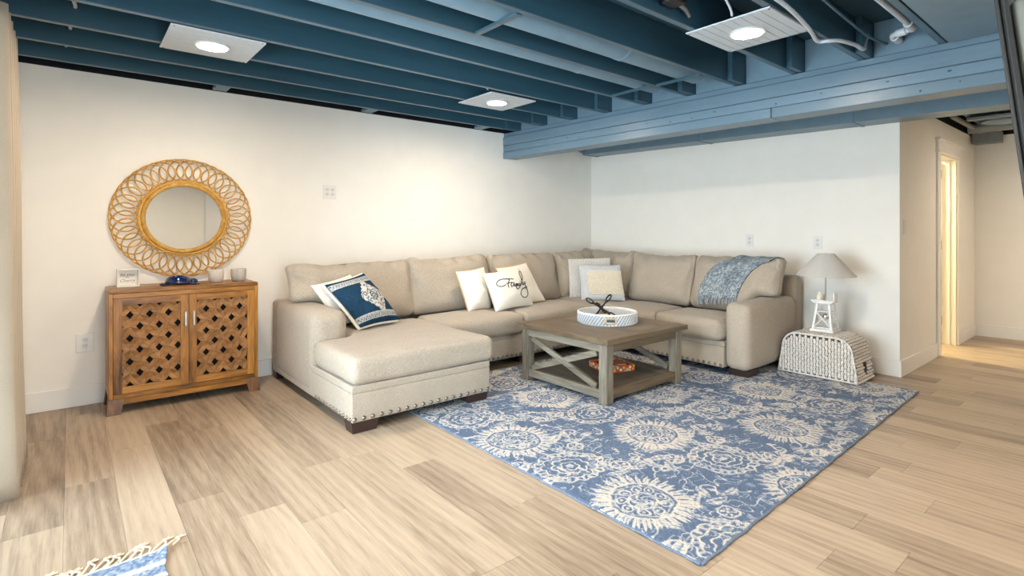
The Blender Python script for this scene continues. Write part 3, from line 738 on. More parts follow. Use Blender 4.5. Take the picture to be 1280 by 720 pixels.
# ================================================================== rug and mat
ca = np.arange
def rug_pattern(x, y):
    wx = (vnoise(x, y, 9, 1)-0.5)*0.022+(vnoise(x, y, 40, 2)-0.5)*0.010; wy = (vnoise(x, y, 9, 3)-0.5)*0.022+(vnoise(x, y, 40, 4)-0.5)*0.010
    X = x+wx; Y = y+wy
    p = np.zeros_like(x)
    PX, PY = 0.676, 0.886
    def lay(val): np.maximum(p, val, out=p)
    def line(d, w_): return 1-sstep(w_*0.6, w_*1.25, np.abs(d))
    for i in range(-2, 7):
        for j in range(-3, 5):
            cx = 1.95+PX*i; cyb = 1.455+PY*j+(PY/2 if i % 2 else 0)
            # ---- sunflower medallion
            dx = X-cx; dy = Y-cyb; sel = (np.abs(dx) < 0.30) & (np.abs(dy) < 0.30)
            if sel.any():
                a = np.arctan2(dy[sel], dx[sel]); r = np.hypot(dx[sel], dy[sel])
                q = np.zeros_like(r)
                n_ = 30; ph = (a*n_/(2*PI)) % 1.0; ed = np.abs(ph-0.5)*2
                rout = 0.232-0.050*ed**2+0.010*np.sin(a*7+i)+0.016*np.sin(a*61)
                pet = sstep(0.142, 0.150, r)*(1-sstep(rout-0.008, rout+0.004, r))*(1-sstep(0.55, 0.90, ed)*(r > 0.158))
                pet *= 1-0.6*line(ph-0.5, 0.06)*(r > 0.17)
                q = np.maximum(q, pet)
                n2 = 9; ph2 = (a*n2/(2*PI)) % 1.0; u = (ph2-0.5)*2*PI*0.098/n2; rr = np.hypot(u, r-0.098)
                q = np.maximum(q, line(rr-0.024, 0.0045)); q = np.maximum(q, 0.9*(1-sstep(0.006, 0.010, rr)))
                q = np.maximum(q, line(r-0.130, 0.004)*0.7); q = np.maximum(q, line(r-0.064, 0.005))
                q = np.maximum(q, 0.75*(r < 0.056)*(np.sin(a*5+r*180) > 0.45))
                q[r > 0.26] = 0
                p[sel] = np.where(r < 0.245, q, np.maximum(p[sel], q))
            # ---- peony between the medallions
            cys = cyb+PY/2; dx = X-cx; dy = Y-cys; sel = (np.abs(dx) < 0.24) & (np.abs(dy) < 0.22)
            if sel.any():
                a = np.arctan2(dy[sel]*1.15, dx[sel]); r = np.hypot(dx[sel], dy[sel]*1.15)
                q = np.zeros_like(r)
                for (R0, n_, am) in ((0.045, 5, 0.012), (0.088, 8, 0.016), (0.135, 11, 0.018), (0.175, 15, 0.016)):
                    e = R0+am*np.abs(np.sin(a*n_/2+i))
                    q = np.maximum(q, line(r-e, 0.0055))
                q = np.maximum(q, 0.7*((r > 0.15) & (r < 0.185))*(np.sin(a*26) > 0.0))
                q = np.maximum(q, 0.8*(r < 0.022)); q *= 1-sstep(0.19, 0.205, r)
                p[sel] = np.maximum(p[sel], q)
            # ---- arching stems with feathered leaves to the next column, and curls
            for (sx, sy, fl) in ((1, 1, 1), (-1, -1, 1), (1, -1, -1)):
                x0, y0 = cx, cyb+sy*0.24; x1, y1 = cx+sx*PX/2*1.05, cyb+sy*(PY*0.24)
                for k in range(5):
                    t = 0.15+0.19*k; bx = x0+(x1-x0)*t; by = y0+(y1-y0)*t+fl*0.10*math.sin(PI*t)*sy*0.5
                    an = math.atan2((y1-y0)+0.2*fl*math.cos(PI*t), x1-x0)+(0.65 if k % 2 else -0.55)
                    ln = 0.165-0.014*k; c, s_ = math.cos(an), math.sin(an)
                    ux = (X-bx)*c+(Y-by)*s_; uy = -(X-bx)*s_+(Y-by)*c
                    tt = ux/ln; hw = 0.023*np.sin(PI*np.clip(tt, 0, 1))**0.7
                    uy2 = uy-0.012*np.sin(PI*np.clip(tt, 0, 1))*(1 if k % 2 else -1)
                    leaf = (tt > 0) & (tt < 1)
                    q = leaf*(1-sstep(hw-0.003, hw+0.003, np.abs(uy2)))*(1-0.75*line(uy2, 0.005))*(0.75+0.25*np.sin(ux*260))
                    lay(q)
                cxr, cyr = x0+sx*0.20, y0+sy*0.05
                rr = np.hypot(X-cxr, Y-cyr); aa = np.arctan2(Y-cyr, X-cxr)
                lay(line(rr-0.046, 0.0055)*(rr < 0.06)); lay((rr < 0.036)*(np.sin(aa*5+fl) > 0.3)*(rr > 0.012)*0.9); lay((rr < 0.008)*1.0)
                cxr, cyr = cx+sx*0.33, cyb+sy*0.13
                rr = np.hypot(X-cxr, Y-cyr); aa = np.arctan2(Y-cyr, X-cxr)
                lay(line(rr-0.012-0.006*(aa*sx+PI), 0.005)*(rr < 0.06))
    ground = 1-np.clip(p, 0, 1)
    sc1 = vnoise(X, Y, 13, 61); sc2 = vnoise(X, Y, 21, 62)
    sc3 = vnoise(X+5, Y+3, 30, 63)
    lay(ground*(0.85*line(sc1-0.5, 0.035)*(sc2 > 0.42)+0.7*line(sc2-0.62, 0.03)+0.6*line(sc3-0.56, 0.035)*(sc1 > 0.5)))
    p *= 0.80+0.35*vnoise(x, y, 60, 8)
    p += (vnoise(x, y, 110, 6)-0.5)*0.35+(vnoise(x, y, 4, 9)-0.5)*0.18
    p += 0.35*(vnoise(x, y, 22, 11) > 0.80)
    return np.clip(p, 0, 1)
RX0, RX1, RY1 = 1.735, 4.85, 3.62
def ry0(x): return 1.042+0.0315*(x-1.73)
def grid_sheet(nu, nv):
    i, j = np.meshgrid(np.arange(nu-1), np.arange(nv-1), indexing='ij'); a = i*nv+j
    return np.stack([a, a+nv, a+nv+1, a+1], -1).reshape(-1, 4)
def np_mesh(name, V, F, mat, parent=None):
    me = bpy.data.meshes.new(name); nv = len(V); nf = len(F)
    me.vertices.add(nv); me.vertices.foreach_set('co', V.astype(np.float32).ravel())
    me.loops.add(nf*4); me.loops.foreach_set('vertex_index', F.astype(np.int32).ravel())
    me.polygons.add(nf); me.polygons.foreach_set('loop_start', np.arange(0, nf*4, 4, dtype=np.int32)); me.polygons.foreach_set('loop_total', np.full(nf, 4, dtype=np.int32))
    me.polygons.foreach_set('use_smooth', np.ones(nf, dtype=bool)); me.update(); me.validate()
    me.materials.append(M[mat]); o = bpy.data.objects.new(name, me); COL.objects.link(o)
    if parent: o.parent = parent
    return o
rug = thing('area_rug', 'blue and cream tufted wool rug with sunflower medallions under the coffee table', 'rug', (0, 0, 0))
nu, nv = 640, 530
uu = np.linspace(0, 1, nu)[:, None]*np.ones((1, nv)); vv = np.ones((nu, 1))*np.linspace(0, 1, nv)[None, :]
gx = RX0+(RX1-RX0)*uu; gy = ry0(gx)+(RY1-ry0(gx))*vv
cr = 0.022                                                     # softly rounded corners and wavy edge
gx = gx+0.004*np.sin(gy*23)*(uu < 0.01); gy = gy+0.004*np.sin(gx*19)*(vv < 0.01)
pat = rug_pattern(gx, gy)
ex = np.minimum(np.minimum(gx-RX0, RX1-gx), np.minimum(gy-ry0(gx), RY1-gy))
gz = 0.0105+0.0022*pat+0.0018*(vnoise(gx, gy, 130, 21)-0.5)-0.006*(1-sstep(0, 0.014, ex))
o = np_mesh('pile', np.stack([gx, gy, gz], -1).reshape(-1, 3), grid_sheet(nu, nv), 'rug', rug); set_attr(o, pat.ravel())
def edge(pts): return MB().tube(pts, 0.0048, 8, flat=1.0)
ew = [(RX0, 1.05+ (RY1-1.05)*i/60.0, 0.0052) for i in range(61)]
build('edge_binding', edge([(RX0+0.004+0.003*math.sin(p[1]*30), p[1], p[2]) for p in ew]), 'rugedge', rug, smooth=True, kind=None)
build('edge_binding', edge([(RX0+0.01+(RX1-RX0-0.015)*i/80, ry0(RX0+(RX1-RX0)*i/80)+0.002+0.003*math.sin(i*1.3), 0.0066) for i in range(81)]), 'rugedge', rug, smooth=True)
build('edge_binding', edge([(RX1-0.003, 1.145+(RY1-1.145)*i/40, 0.0066) for i in range(41)]), 'rugedge', rug, smooth=True)
build('backing', MB().box(RX0+0.006, RX1-0.006, 1.15, RY1-0.004, 0.0005, 0.004), 'rugedge', rug)

# woven mat in front of the patio door
wm = thing('woven_mat', 'small blue and white woven mat with knotted fringe at the bottom left corner', 'rug', (0, 2.2, 0))
nu, nv = 130, 150
uu = np.linspace(0, 1, nu)[:, None]*np.ones((1, nv)); vv = np.ones((nu, 1))*np.linspace(0, 1, nv)[None, :]
gy = 1.62+0.755*vv+0.028*uu-0.014; gx = -0.30+(0.585-0.012*vv+0.012*np.sin(vv*14)*uu)*uu
sv = (vv*26) % 1.0
pat = np.where(((vv*9+0.12) % 1.0 > 0.72) | ((vv*9+0.12) % 1.0 < 0.06), 1.0, 0.25)*np.ones_like(uu); pat = np.where(vv > 0.985, 1.0, pat); pat = np.where((vv > 0.90) & (vv <= 0.985), 0.2, pat)
pat = np.clip(pat+(vnoise(gx, gy, 140, 31)-0.5)*0.9+(vnoise(gx, gy, 60, 33)-0.5)*0.4, 0, 1)
gz = 0.0075+0.002*np.sin(vv*2*PI*60)+0.0015*(vnoise(gx, gy, 100, 32)-0.5)+0.012*np.exp(-((1-uu)/0.03)**2-((1-vv)/0.06)**2)
o = np_mesh('weave', np.stack([gx, gy, gz], -1).reshape(-1, 3)-np.array([0, 2.2, 0]), grid_sheet(nu, nv), 'mat', wm); set_attr(o, pat.ravel())
md = o.modifiers.new('thick', 'SOLIDIFY'); md.thickness = 0.0065; md.offset = -1
r_ = random.Random(11)
for k in range(17):
    x = -0.28+0.0345*k+r_.uniform(-0.006, 0.006); y = 2.362+0.028*(k/16)
    m = MB(); dx = r_.uniform(0.005, 0.055); ln = r_.uniform(0.04, 0.075)
    a = (x, y-0.004, 0.008); b = (x+dx*0.3+0.012, y+ln*0.55, 0.010); c = (x+dx, y+ln, 0.006); d = (x+dx+0.028, y+ln+0.01, 0.005)
    m.tube(spline([a, b, c, d], 5), 0.0036, 6); m.tube(spline([(x+0.026, y-0.003, 0.008), (x+0.03+dx*0.4, y+ln*0.4, 0.012), c, (d[0]-0.01, d[1]+0.012, 0.005)], 5), 0.0033, 6)
    m.ell((c[0], c[1], 0.008), 0.008, 0.006, 0.006)
    build('fringe_knot', m, 'fringe', wm, smooth=True)

# ================================================================== wooden cabinet with lattice doors
CX0, CX1, CY0, CY1, CZ0, CZ1 = 0.195, 1.095, 4.325, 4.695, 0.10, 0.812
t = thing('lattice_cabinet', 'honey brown wooden cabinet with two carved lattice doors against the cream wall', 'cabinet', ((CX0+CX1)/2, 4.5, 0))
build('top', MB().box(CX0, CX1, CY0, CY1, CZ1-0.026, CZ1, 0.004), 'cab', t)
for x in (CX0, CX1-0.024): build('side_panel', MB().box(x, x+0.024, CY0, CY1, CZ0, CZ1-0.0265, 0.003), 'cabv', t)
build('back_panel', MB().box(CX0+0.0245, CX1-0.0245, CY1-0.014, CY1-0.002, CZ0+0.02, CZ1-0.027), 'cabin', t)
build('bottom_panel', MB().box(CX0+0.0245, CX1-0.0245, CY0+0.03, CY1-0.015, CZ0+0.002, CZ0+0.02), 'cabin', t)
build('interior_shade_sheet', MB().box(CX0+0.03, CX1-0.03, CY0+0.075, CY0+0.08, CZ0+0.024, CZ1-0.03), 'cabin', t)  # near-black sheet standing in for the shade behind the lattice holes
build('top_rail', MB().box(CX0+0.0245, CX1-0.0245, CY0, CY0+0.024, CZ1-0.056, CZ1-0.0265, 0.002), 'cab', t)
build('bottom_rail', MB().box(CX0+0.0245, CX1-0.0245, CY0, CY0+0.024, CZ0, CZ0+0.028, 0.002), 'cab', t)
build('plinth', MB().box(CX0+0.05, CX1-0.05, CY0+0.006, CY0+0.026, 0.058, CZ0-0.001, 0.003), 'cab', t)
for sx, x in ((-1, CX0), (1, CX1)):
    for sy, y in ((-1, CY0), (1, CY1)):
        if sy > 0: y -= 0.012
        m = MB(); a = 0.085
        xi = x-sx*a; yi = y-sy*a
        def q(xx, yy): return (min(x, xx), max(x, xx))
        lo = [(x+sx*0.012, y+sy*0.012*(1 if sy < 0 else 0)), (xi+sx*0.022, y+sy*0.012*(1 if sy < 0 else 0)), (xi+sx*0.022, yi+sy*0.022), (x+sx*0.012, yi+sy*0.022)]
        hi = [(x+sx*0.001, y+sy*0.001), (xi, y+sy*0.001), (xi, yi), (x+sx*0.001, yi)]
        m.add([(p[0], p[1], 0.0) for p in lo]+[(p[0], p[1], CZ0-0.0005) for p in hi], [(0, 1, 2, 3), (4, 5, 6, 7)]+[(i, (i+1) % 4, 4+(i+1) % 4, 4+i) for i in range(4)])
        build('foot', m, 'cabfoot', t)
PXL, PZL = 0.1085, 0.1545
def tile_mb(cx, cz, y):
    """carved rhombus cell: diamond hole, sloped facets, raised seam"""
    m = MB(); a, b = PXL/2-0.0006, PZL/2-0.0008; h, g = 0.0215, 0.027
    R = [(a, 0), (0, b), (-a, 0), (0, -b)]; H = [(h, 0), (0, g), (-h, 0), (0, -g)]
    o0 = y; V = []
    for (x, z) in R: V.append((cx+x, o0, cz+z))            # outer corners (high)
    for i in range(4):
        x0, z0 = R[i]; x1, z1 = R[(i+1) % 4]; V.append((cx+(x0+x1)/2, o0+0.0075, cz+(z0+z1)/2))    # outer edge middles (low)
    for (x, z) in H: V.append((cx+x, o0+0.002, cz+z))
    for i in range(4):
        x0, z0 = H[i]; x1, z1 = H[(i+1) % 4]; V.append((cx+(x0+x1)/2*1.0, o0-0.0005, cz+(z0+z1)/2))
    for (x, z) in H: V.append((cx+x, o0+0.014, cz+z))
    for (x, z) in R: V.append((cx+x, o0+0.014, cz+z))
    F = []
    for i in range(4):
        j = (i+1) % 4
        F += [(i, 4+i, 12+i, 8+i), (4+i, j, 8+j, 12+i)]
        F += [(8+i, 12+i, 16+i), (12+i, 8+j, 16+j, 16+i), (16+i, 16+j, 20+j, 20+i), (i, 4+i, 20+i), (4+i, j, 20+j, 20+i)]
    return m.add(V, F)
def door(x0, x1, ph, hx):
    z0, z1 = 0.130, 0.7545
    g = 0.047; V = []
    for y in (CY0+0.001, CY0+0.023):
        V += [(x0, y, z0), (x1, y, z0), (x1, y, z1), (x0, y, z1), (x0+g, y, z0+0.044), (x1-g, y, z0+0.044), (x1-g, y, z1-0.044), (x0+g, y, z1-0.044)]
    F = []
    for i in range(4):
        j = (i+1) % 4; F += [(i, j, 4+j, 4+i), (8+i, 8+j, 12+j, 12+i), (i, j, 8+j, 8+i), (4+i, 4+j, 12+j, 12+i)]
    d = build('door', MB().add(V, F), 'cabv', t)
    build('door_rail', MB().box(x0+0.0475, x1-0.0475, CY0-0.0005, CY0+0.001, z0+0.0005, z0+0.0438, 0.0005), 'cab', d)
    build('door_rail', MB().box(x0+0.0475, x1-0.0475, CY0-0.0005, CY0+0.001, z1-0.0438, z1-0.0005, 0.0005), 'cab', d)
    ox0, ox1, oz0, oz1 = x0+0.0472, x1-0.0472, z0+0.0442, z1-0.0442
    for i in range(-2, 8):
        for j in range(-2, 8):
            for s in (0, 1):
                cx = ph[0]+i*PXL+s*PXL/2; cz = ph[1]-j*PZL-s*PZL/2
                if cx+PXL/2 <= ox0+0.002 or cx-PXL/2 >= ox1-0.002 or cz+PZL/2 <= oz0+0.002 or cz-PZL/2 >= oz1-0.002: continue
                m = tile_mb(cx, cz, CY0+0.0075)
                bm = bmesh.new(); vs = [bm.verts.new(p) for p in m.v]
                for f in m.f:
                    try: bm.faces.new([vs[k] for k in f])
                    except ValueError: pass
                for (co, no) in (((ox0, 0, 0), (-1, 0, 0)), ((ox1, 0, 0), (1, 0, 0)), ((0, 0, oz0), (0, 0, -1)), ((0, 0, oz1), (0, 0, 1))):
                    bmesh.ops.bisect_plane(bm, geom=bm.verts[:]+bm.edges[:]+bm.faces[:], plane_co=co, plane_no=no, clear_outer=True)
                bm.verts.index_update(); mm = MB(); mm.v = [tuple(v.co) for v in bm.verts]; mm.f = [tuple(v.index for v in f.verts) for f in bm.faces]; bm.free()
                if mm.f: build('lattice_tile', mm, 'cabtile', d)
    m = MB().box(hx-0.007, hx+0.007, CY0-0.022, CY0-0.010, 0.535, 0.64, 0.003).tube([(hx, CY0-0.012, 0.55), (hx, CY0+0.001, 0.55)], 0.005, 8).tube([(hx, CY0-0.012, 0.625), (hx, CY0+0.001, 0.625)], 0.005, 8)
    build('handle', m, 'steel', d)
door(0.2205, 0.6435, (0.309, 0.640), 0.624)
door(0.6465, 1.0695, (0.7535, 0.643), 0.674)

# things on the cabinet
def at_cab(name, label, cat, x, y): return thing(name, label, cat, (x, y, CZ1))
t = thing('shadow_box_sign', 'small white box frame sign with grey script standing on the cabinet', 'sign', (0.315, 4.52, CZ1), math.radians(4))
R = ROOT[t.name]
def tr(mb, R): mb.v = [tuple(R @ Vector(p)) for p in mb.v]; return mb
w2, hh, dp = 0.064, 0.122, 0.042
m = MB().box(-w2, -w2+0.008, 0, dp, 0, hh).box(w2-0.008, w2, 0, dp, 0, hh).box(-w2+0.008, w2-0.008, 0, dp, 0, 0.008).box(-w2+0.008, w2-0.008, 0, dp, hh-0.008, hh)
build('frame', tr(m, R), 'white', t)
build('back_card', tr(MB().box(-w2+0.0081, w2-0.0081, dp-0.006, dp-0.002, 0.0081, hh-0.0081), R), 'cream', t)
for txt, z, s_ in (('be you', 0.082, 0.030), ('own', 0.062, 0.013), ('Cherry', 0.040, 0.030)):
    v, f = text_verts(txt, s_, 0.35)
    m = MB(); m.v = [(p[0]-0.004, dp-0.0066, z+p[1]) for p in v]; m.f = f
    build('lettering', tr(m, R), 'greyink', t, fix=False)
# glass turtle
t = thing('turtle_figurine', 'glossy cobalt blue turtle figurine lying on the cabinet top', 'figurine', (0.605, 4.47, CZ1))
x, y, z = 0.605, 4.47, CZ1
def df(P, u):
    s = 1.0 if P[2] > 0 else 0.25
    return Vector((P[0], P[1], P[2]*s+0.006*math.sin(P[0]*60)*0.2))
m = MB(); P = []
for i in range(13):
    row = []
    th = PI*i/12
    for j in range(20):
        a = 2*PI*j/20; zz = math.cos(th); rr = math.sin(th)
        row.append((x+0.086*rr*math.cos(a), y+0.060*rr*math.sin(a), z+0.014+(0.056*zz if zz > 0 else 0.013*zz)-0.006*(rr*math.cos(a))))
    P.append(row+[row[0]])
m.grid(P); build('shell', m, 'blueglass', t, smooth=True)
build('head', MB().ell((x+0.086, y-0.012, z+0.024), 0.030, 0.021, 0.018, 14, 8), 'blueglass', t, smooth=True)
for (ax, ay, an, ln) in ((0.07, -0.045, -0.5, 0.062), (0.085, 0.04, 0.6, 0.06), (-0.075, -0.03, 2.9, 0.05), (-0.07, 0.035, 2.6, 0.045)):
    T = Matrix.Rotation(an, 4, 'Z'); build('flipper', MB().ell((x+ax+0.3*ln*math.cos(an), y+ay+0.3*ln*math.sin(an), z+0.0085), ln*0.7, 0.019, 0.007, 14, 6, T), 'blueglass', t, smooth=True)
build('tail', MB().ell((x-0.092, y+0.002, z+0.011), 0.025, 0.008, 0.006, 10, 6), 'blueglass', t, smooth=True)
for nm, x, mt, lb in (('stoneware_cup', 0.853, 'cuppale', 'plain pale grey stoneware cup on the cabinet, nearer the blue turtle'), ('stoneware_cup', 1.008, 'cup', 'speckled grey stoneware cup on the right end of the cabinet')):
    y = 4.535; prof = [(0.0, 0.0), (0.040, 0.0), (0.049, 0.012), (0.053, 0.045), (0.0545, 0.088), (0.0525, 0.092), (0.050, 0.088), (0.048, 0.045), (0.043, 0.016), (0.0, 0.012)]
    t = thing(nm, lb, 'cup', (x, y, CZ1), group='stoneware cups on the cabinet')
    build('body', MB().lathe(prof, (x, y, CZ1), 32), mt, t, smooth='auto')

# ================================================================== sectional sofa
sofa = thing('sectional_sofa', 'large beige linen sectional sofa with chaise and nailhead trim wrapping the corner', 'sofa', (3.2, 3.9, 0))
LE = 'linen'
SX0, SX1 = 1.27, 2.285           # chaise
YB2 = 4.655                      # back of the sofa
# bases (rail band over a lower panel)
def base(x0, x1, y0, y1, nm='base'):
    b = build(nm, rb(x0, x1, y0, y1, 0.068, 0.238, 0.008, (6, 6, 3)), LE, sofa, smooth=True)
    build('rail_band', rb(x0-0.001, x1+0.001, y0-0.001, y1, 0.2375, 0.284, 0.008, (6, 6, 2)), LE, b, smooth=True)
base(SX0+0.004, SX1, 3.012, 4.60)
base(SX1+0.002, 4.148, 3.68, 4.60)
base(4.15, 5.14, 2.292, 4.60)
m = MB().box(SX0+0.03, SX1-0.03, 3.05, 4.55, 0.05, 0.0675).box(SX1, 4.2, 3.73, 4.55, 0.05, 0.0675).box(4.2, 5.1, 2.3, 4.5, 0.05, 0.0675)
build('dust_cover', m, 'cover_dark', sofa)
# back frame
bf = build('back_frame', rb(1.60, 5.185, 4.50, YB2, 0.068, 0.79, 0.04, (20, 3, 8)), LE, sofa, smooth=True)
build('back_frame', rb(SX0+0.012, 1.62, 4.50, YB2-0.005, 0.068, 0.635, 0.04, (4, 3, 8)), LE, sofa, smooth=True)
build('back_frame', rb(5.03, 5.185, 2.09, 4.52, 0.068, 0.79, 0.04, (3, 20, 8)), LE, sofa, smooth=True)
# arms: rolled top that rounds down at the front
def arm_def(L_):
    def d(P, u): return P
    return d
m = rb(SX0, 1.525, 3.655, 4.53, 0.068, 0.640, 0.075, (5, 10, 9), bulge=0.008, seed=3, amp=0.006); build('arm', m, LE, sofa, smooth=True)
m = rb(4.15, 5.045, 2.082, 2.29, 0.068, 0.610, 0.06, (10, 5, 9), bulge=0.008, seed=5, amp=0.006); build('arm', m, LE, sofa, smooth=True)
# feet
rz = 0.0135
def foot(x0, x1, y0, y1, z0=0.0):
    m = MB(); k = 0.012; cx, cy = (x0+x1)/2, (y0+y1)/2
    top = [(x0, y0), (x1, y0), (x1, y1), (x0, y1)]; bot = [(cx+(a-cx)*0.88, cy+(b-cy)*0.88) for a, b in top]
    m.add([(a, b, z0) for a, b in bot]+[(a, b, 0.0675) for a, b in top], [(0, 1, 2, 3), (4, 5, 6, 7)]+[(i, (i+1) % 4, 4+(i+1) % 4, 4+i) for i in range(4)])
    build('foot', m, 'legwood', sofa)
foot(1.275, 1.445, 3.018, 3.13); foot(2.105, 2.275, 3.018, 3.12, rz)
foot(1.285, 1.40, 4.53, 4.64); foot(4.19, 4.36, 2.10, 2.27, rz); foot(4.95, 5.10, 2.10, 2.25)
foot(3.15, 3.27, 3.70, 3.80); foot(4.93, 5.10, 4.45, 4.6)
# nailheads
def nails(name, pts, nrm):
    m = MB(); nx = Vector(nrm)
    for p in pts:
        T = Vector((0, 0, 1)).rotation_difference(nx).to_matrix().to_4x4()
        m.lathe([(0.0135, 0.0), (0.0125, 0.0045), (0.0075, 0.0088), (0.0, 0.0105)], (0, 0, 0), 9)
        k = len(m.v)-9*4; T2 = Matrix.Translation(p) @ T
        m.v[k:] = [tuple(T2 @ Vector(q)) for q in m.v[k:]]
    build(name, m, 'nail', sofa, smooth=True, kind='stuff')
nails('nailhead_trim', [(SX0+0.02+0.0575*i, 3.0118, 0.088) for i in range(18)], (0, -1, 0))
nails('nailhead_trim', [(SX0+0.0045, 3.03+0.0515*i, 0.088) for i in range(12)], (-1, 0, 0))
nails('nailhead_trim', [(SX1+0.03+0.0515*i, 3.6805, 0.088) for i in range(36)], (0, -1, 0))
nails('nailhead_trim', [(4.1505, 2.315+0.0515*i, 0.088) for i in range(27)], (-1, 0, 0))
# chaise cushion: L shaped, softened by remeshing
m = rb(SX0-0.004, SX1+0.03, 2.985, 3.66, 0.285, 0.455, 0.045, (8, 6, 3), bulge=0.0)
m2 = rb(1.53, SX1+0.03, 3.2, 4.12, 0.285, 0.455, 0.045, (8, 6, 3)); m.add(m2.v, m2.f)
o = build('seat_cushion', m, LE, sofa, smooth=True, fix=False)
md = o.modifiers.new('remesh', 'REMESH'); md.mode = 'VOXEL'; md.voxel_size = 0.016; md.use_smooth_shade = True
md = o.modifiers.new('soft', 'SMOOTH'); md.factor = 0.5; md.iterations = 9
tx = bpy.data.textures.new('soft_creases', 'CLOUDS'); tx.noise_scale = 0.22
md = o.modifiers.new('creases', 'DISPLACE'); md.texture = tx; md.strength = 0.012; md.mid_level = 0.45; md.texture_coords = 'LOCAL'
def seat(x0, x1, y0, y1, seed):
    build('seat_cushion', rb(x0, x1, y0, y1, 0.285, 0.462, 0.05, (12, 10, 3), bulge=0.018, seed=seed, amp=0.010), LE, sofa, smooth=True)
seat(SX1+0.036, 3.145, 3.615, 4.14, 1); seat(3.15, 4.075, 3.615, 4.14, 2)
seat(4.08, 4.99, 3.62, 4.49, 4); seat(4.085, 4.62, 2.93, 3.615, 6); seat(4.085, 4.62, 2.297, 2.925, 7)
# loose back cushions
def back_cushion(c, wdt, rot, seed, h=0.50, lean=17, cut=None, dz0=0.0, thick=0.25):
    """c: centre of the bottom edge (world), rot: facing; leans back"""
    hx, hy, hz = wdt/2, thick/2, h/2; rr = random.Random(seed); ph = [rr.uniform(0, 6) for _ in range(6)]
    M4 = Matrix.Translation(c) @ Matrix.Rotation(rot, 4, 'Z') @ Matrix.Rotation(-math.radians(lean), 4, 'X') @ Matrix.Translation((0, 0, hz))
    def df(P, u):
        x, y, z = P; ux, uy, uz = u
        e = 1-min(1, abs(ux))**4; g = 1-min(1, abs(uz))**4
        y *= (0.40+0.60*e*g)                                  # plump centre, thin edges
        ear = max(0, abs(ux)-0.55)/0.45
        if uz > 0: z += 0.030*ear**2*uz-0.012*(1-abs(ux))*uz*0+0.012*math.sin(ux*2.2+ph[0])*uz
        x *= 1-0.030*(1-uz*uz)
        if uz < -0.2: z -= 0.0
        nz = mnoise.noise(Vector((x*3+seed*7, y*2, z*3)))*0.026+mnoise.noise(Vector((x*8+seed*3, y*3, z*8)))*0.011
        for sx in (-1, 1):                                    # folds fanning out of the side seams
            ddx = 1-sx*ux; ang = math.atan2(uz-0.55, max(ddx, 1e-3)*1.2)
            fo = math.sin(ang*9+ph[1]+sx)*math.exp(-((ddx*hx)/0.12)**2)*(1-math.exp(-(ddx*hx/0.02)**2))
            nz += 0.017*fo
            ddt = 1-uz
            nz += 0.011*math.sin(ux*16+ph[2]+uz*2)*math.exp(-((ddt*hz)/0.07)**2)
        y += -nz if y < 0 else nz*0.5
        p = M4 @ Vector((x, y, z))
        if cut is not None:
            ax, pos, sg, zc = cut
            k = 1/(1+math.exp(-sg*(p[ax]-pos)/0.018))         # 1 where the arm is underneath
            zmin = zc*k+0.0*(1-k)
            t0 = max(0.0, min(1.0, (p[2]-0.45)/0.5)); p[2] = p[2]*(1-k)+(zc+(0.97-zc)*t0*0.96)*k if k > 0.01 else p[2]
        return p
    return build('back_cushion', rbox(hx, hy, hz, 0.075, (18, 3, 14), df, M4=None), LE, sofa, smooth=True)
BZ = 0.455
back_cushion((1.815, 4.195, BZ), 1.065, 0, 1, h=0.475, lean=15, cut=(0, 1.54, -1, 0.648))
back_cushion((2.765, 4.195, BZ), 0.92, 0, 2, h=0.505, lean=16)
back_cushion((3.685, 4.195, BZ), 0.93, 0, 3, h=0.505, lean=16)
back_cushion((4.56, 4.215, BZ), 0.81, 0, 4, h=0.505, lean=15)
RR = -PI/2
back_cushion((4.72, 4.10, BZ), 0.86, RR, 5, h=0.525, lean=16)
back_cushion((4.69, 3.305, BZ), 0.765, RR, 6, h=0.505, lean=15)
throw_on = back_cushion((4.69, 2.505, BZ), 0.86, RR, 7, h=0.500, lean=15, cut=(1, 2.31, -1, 0.625))

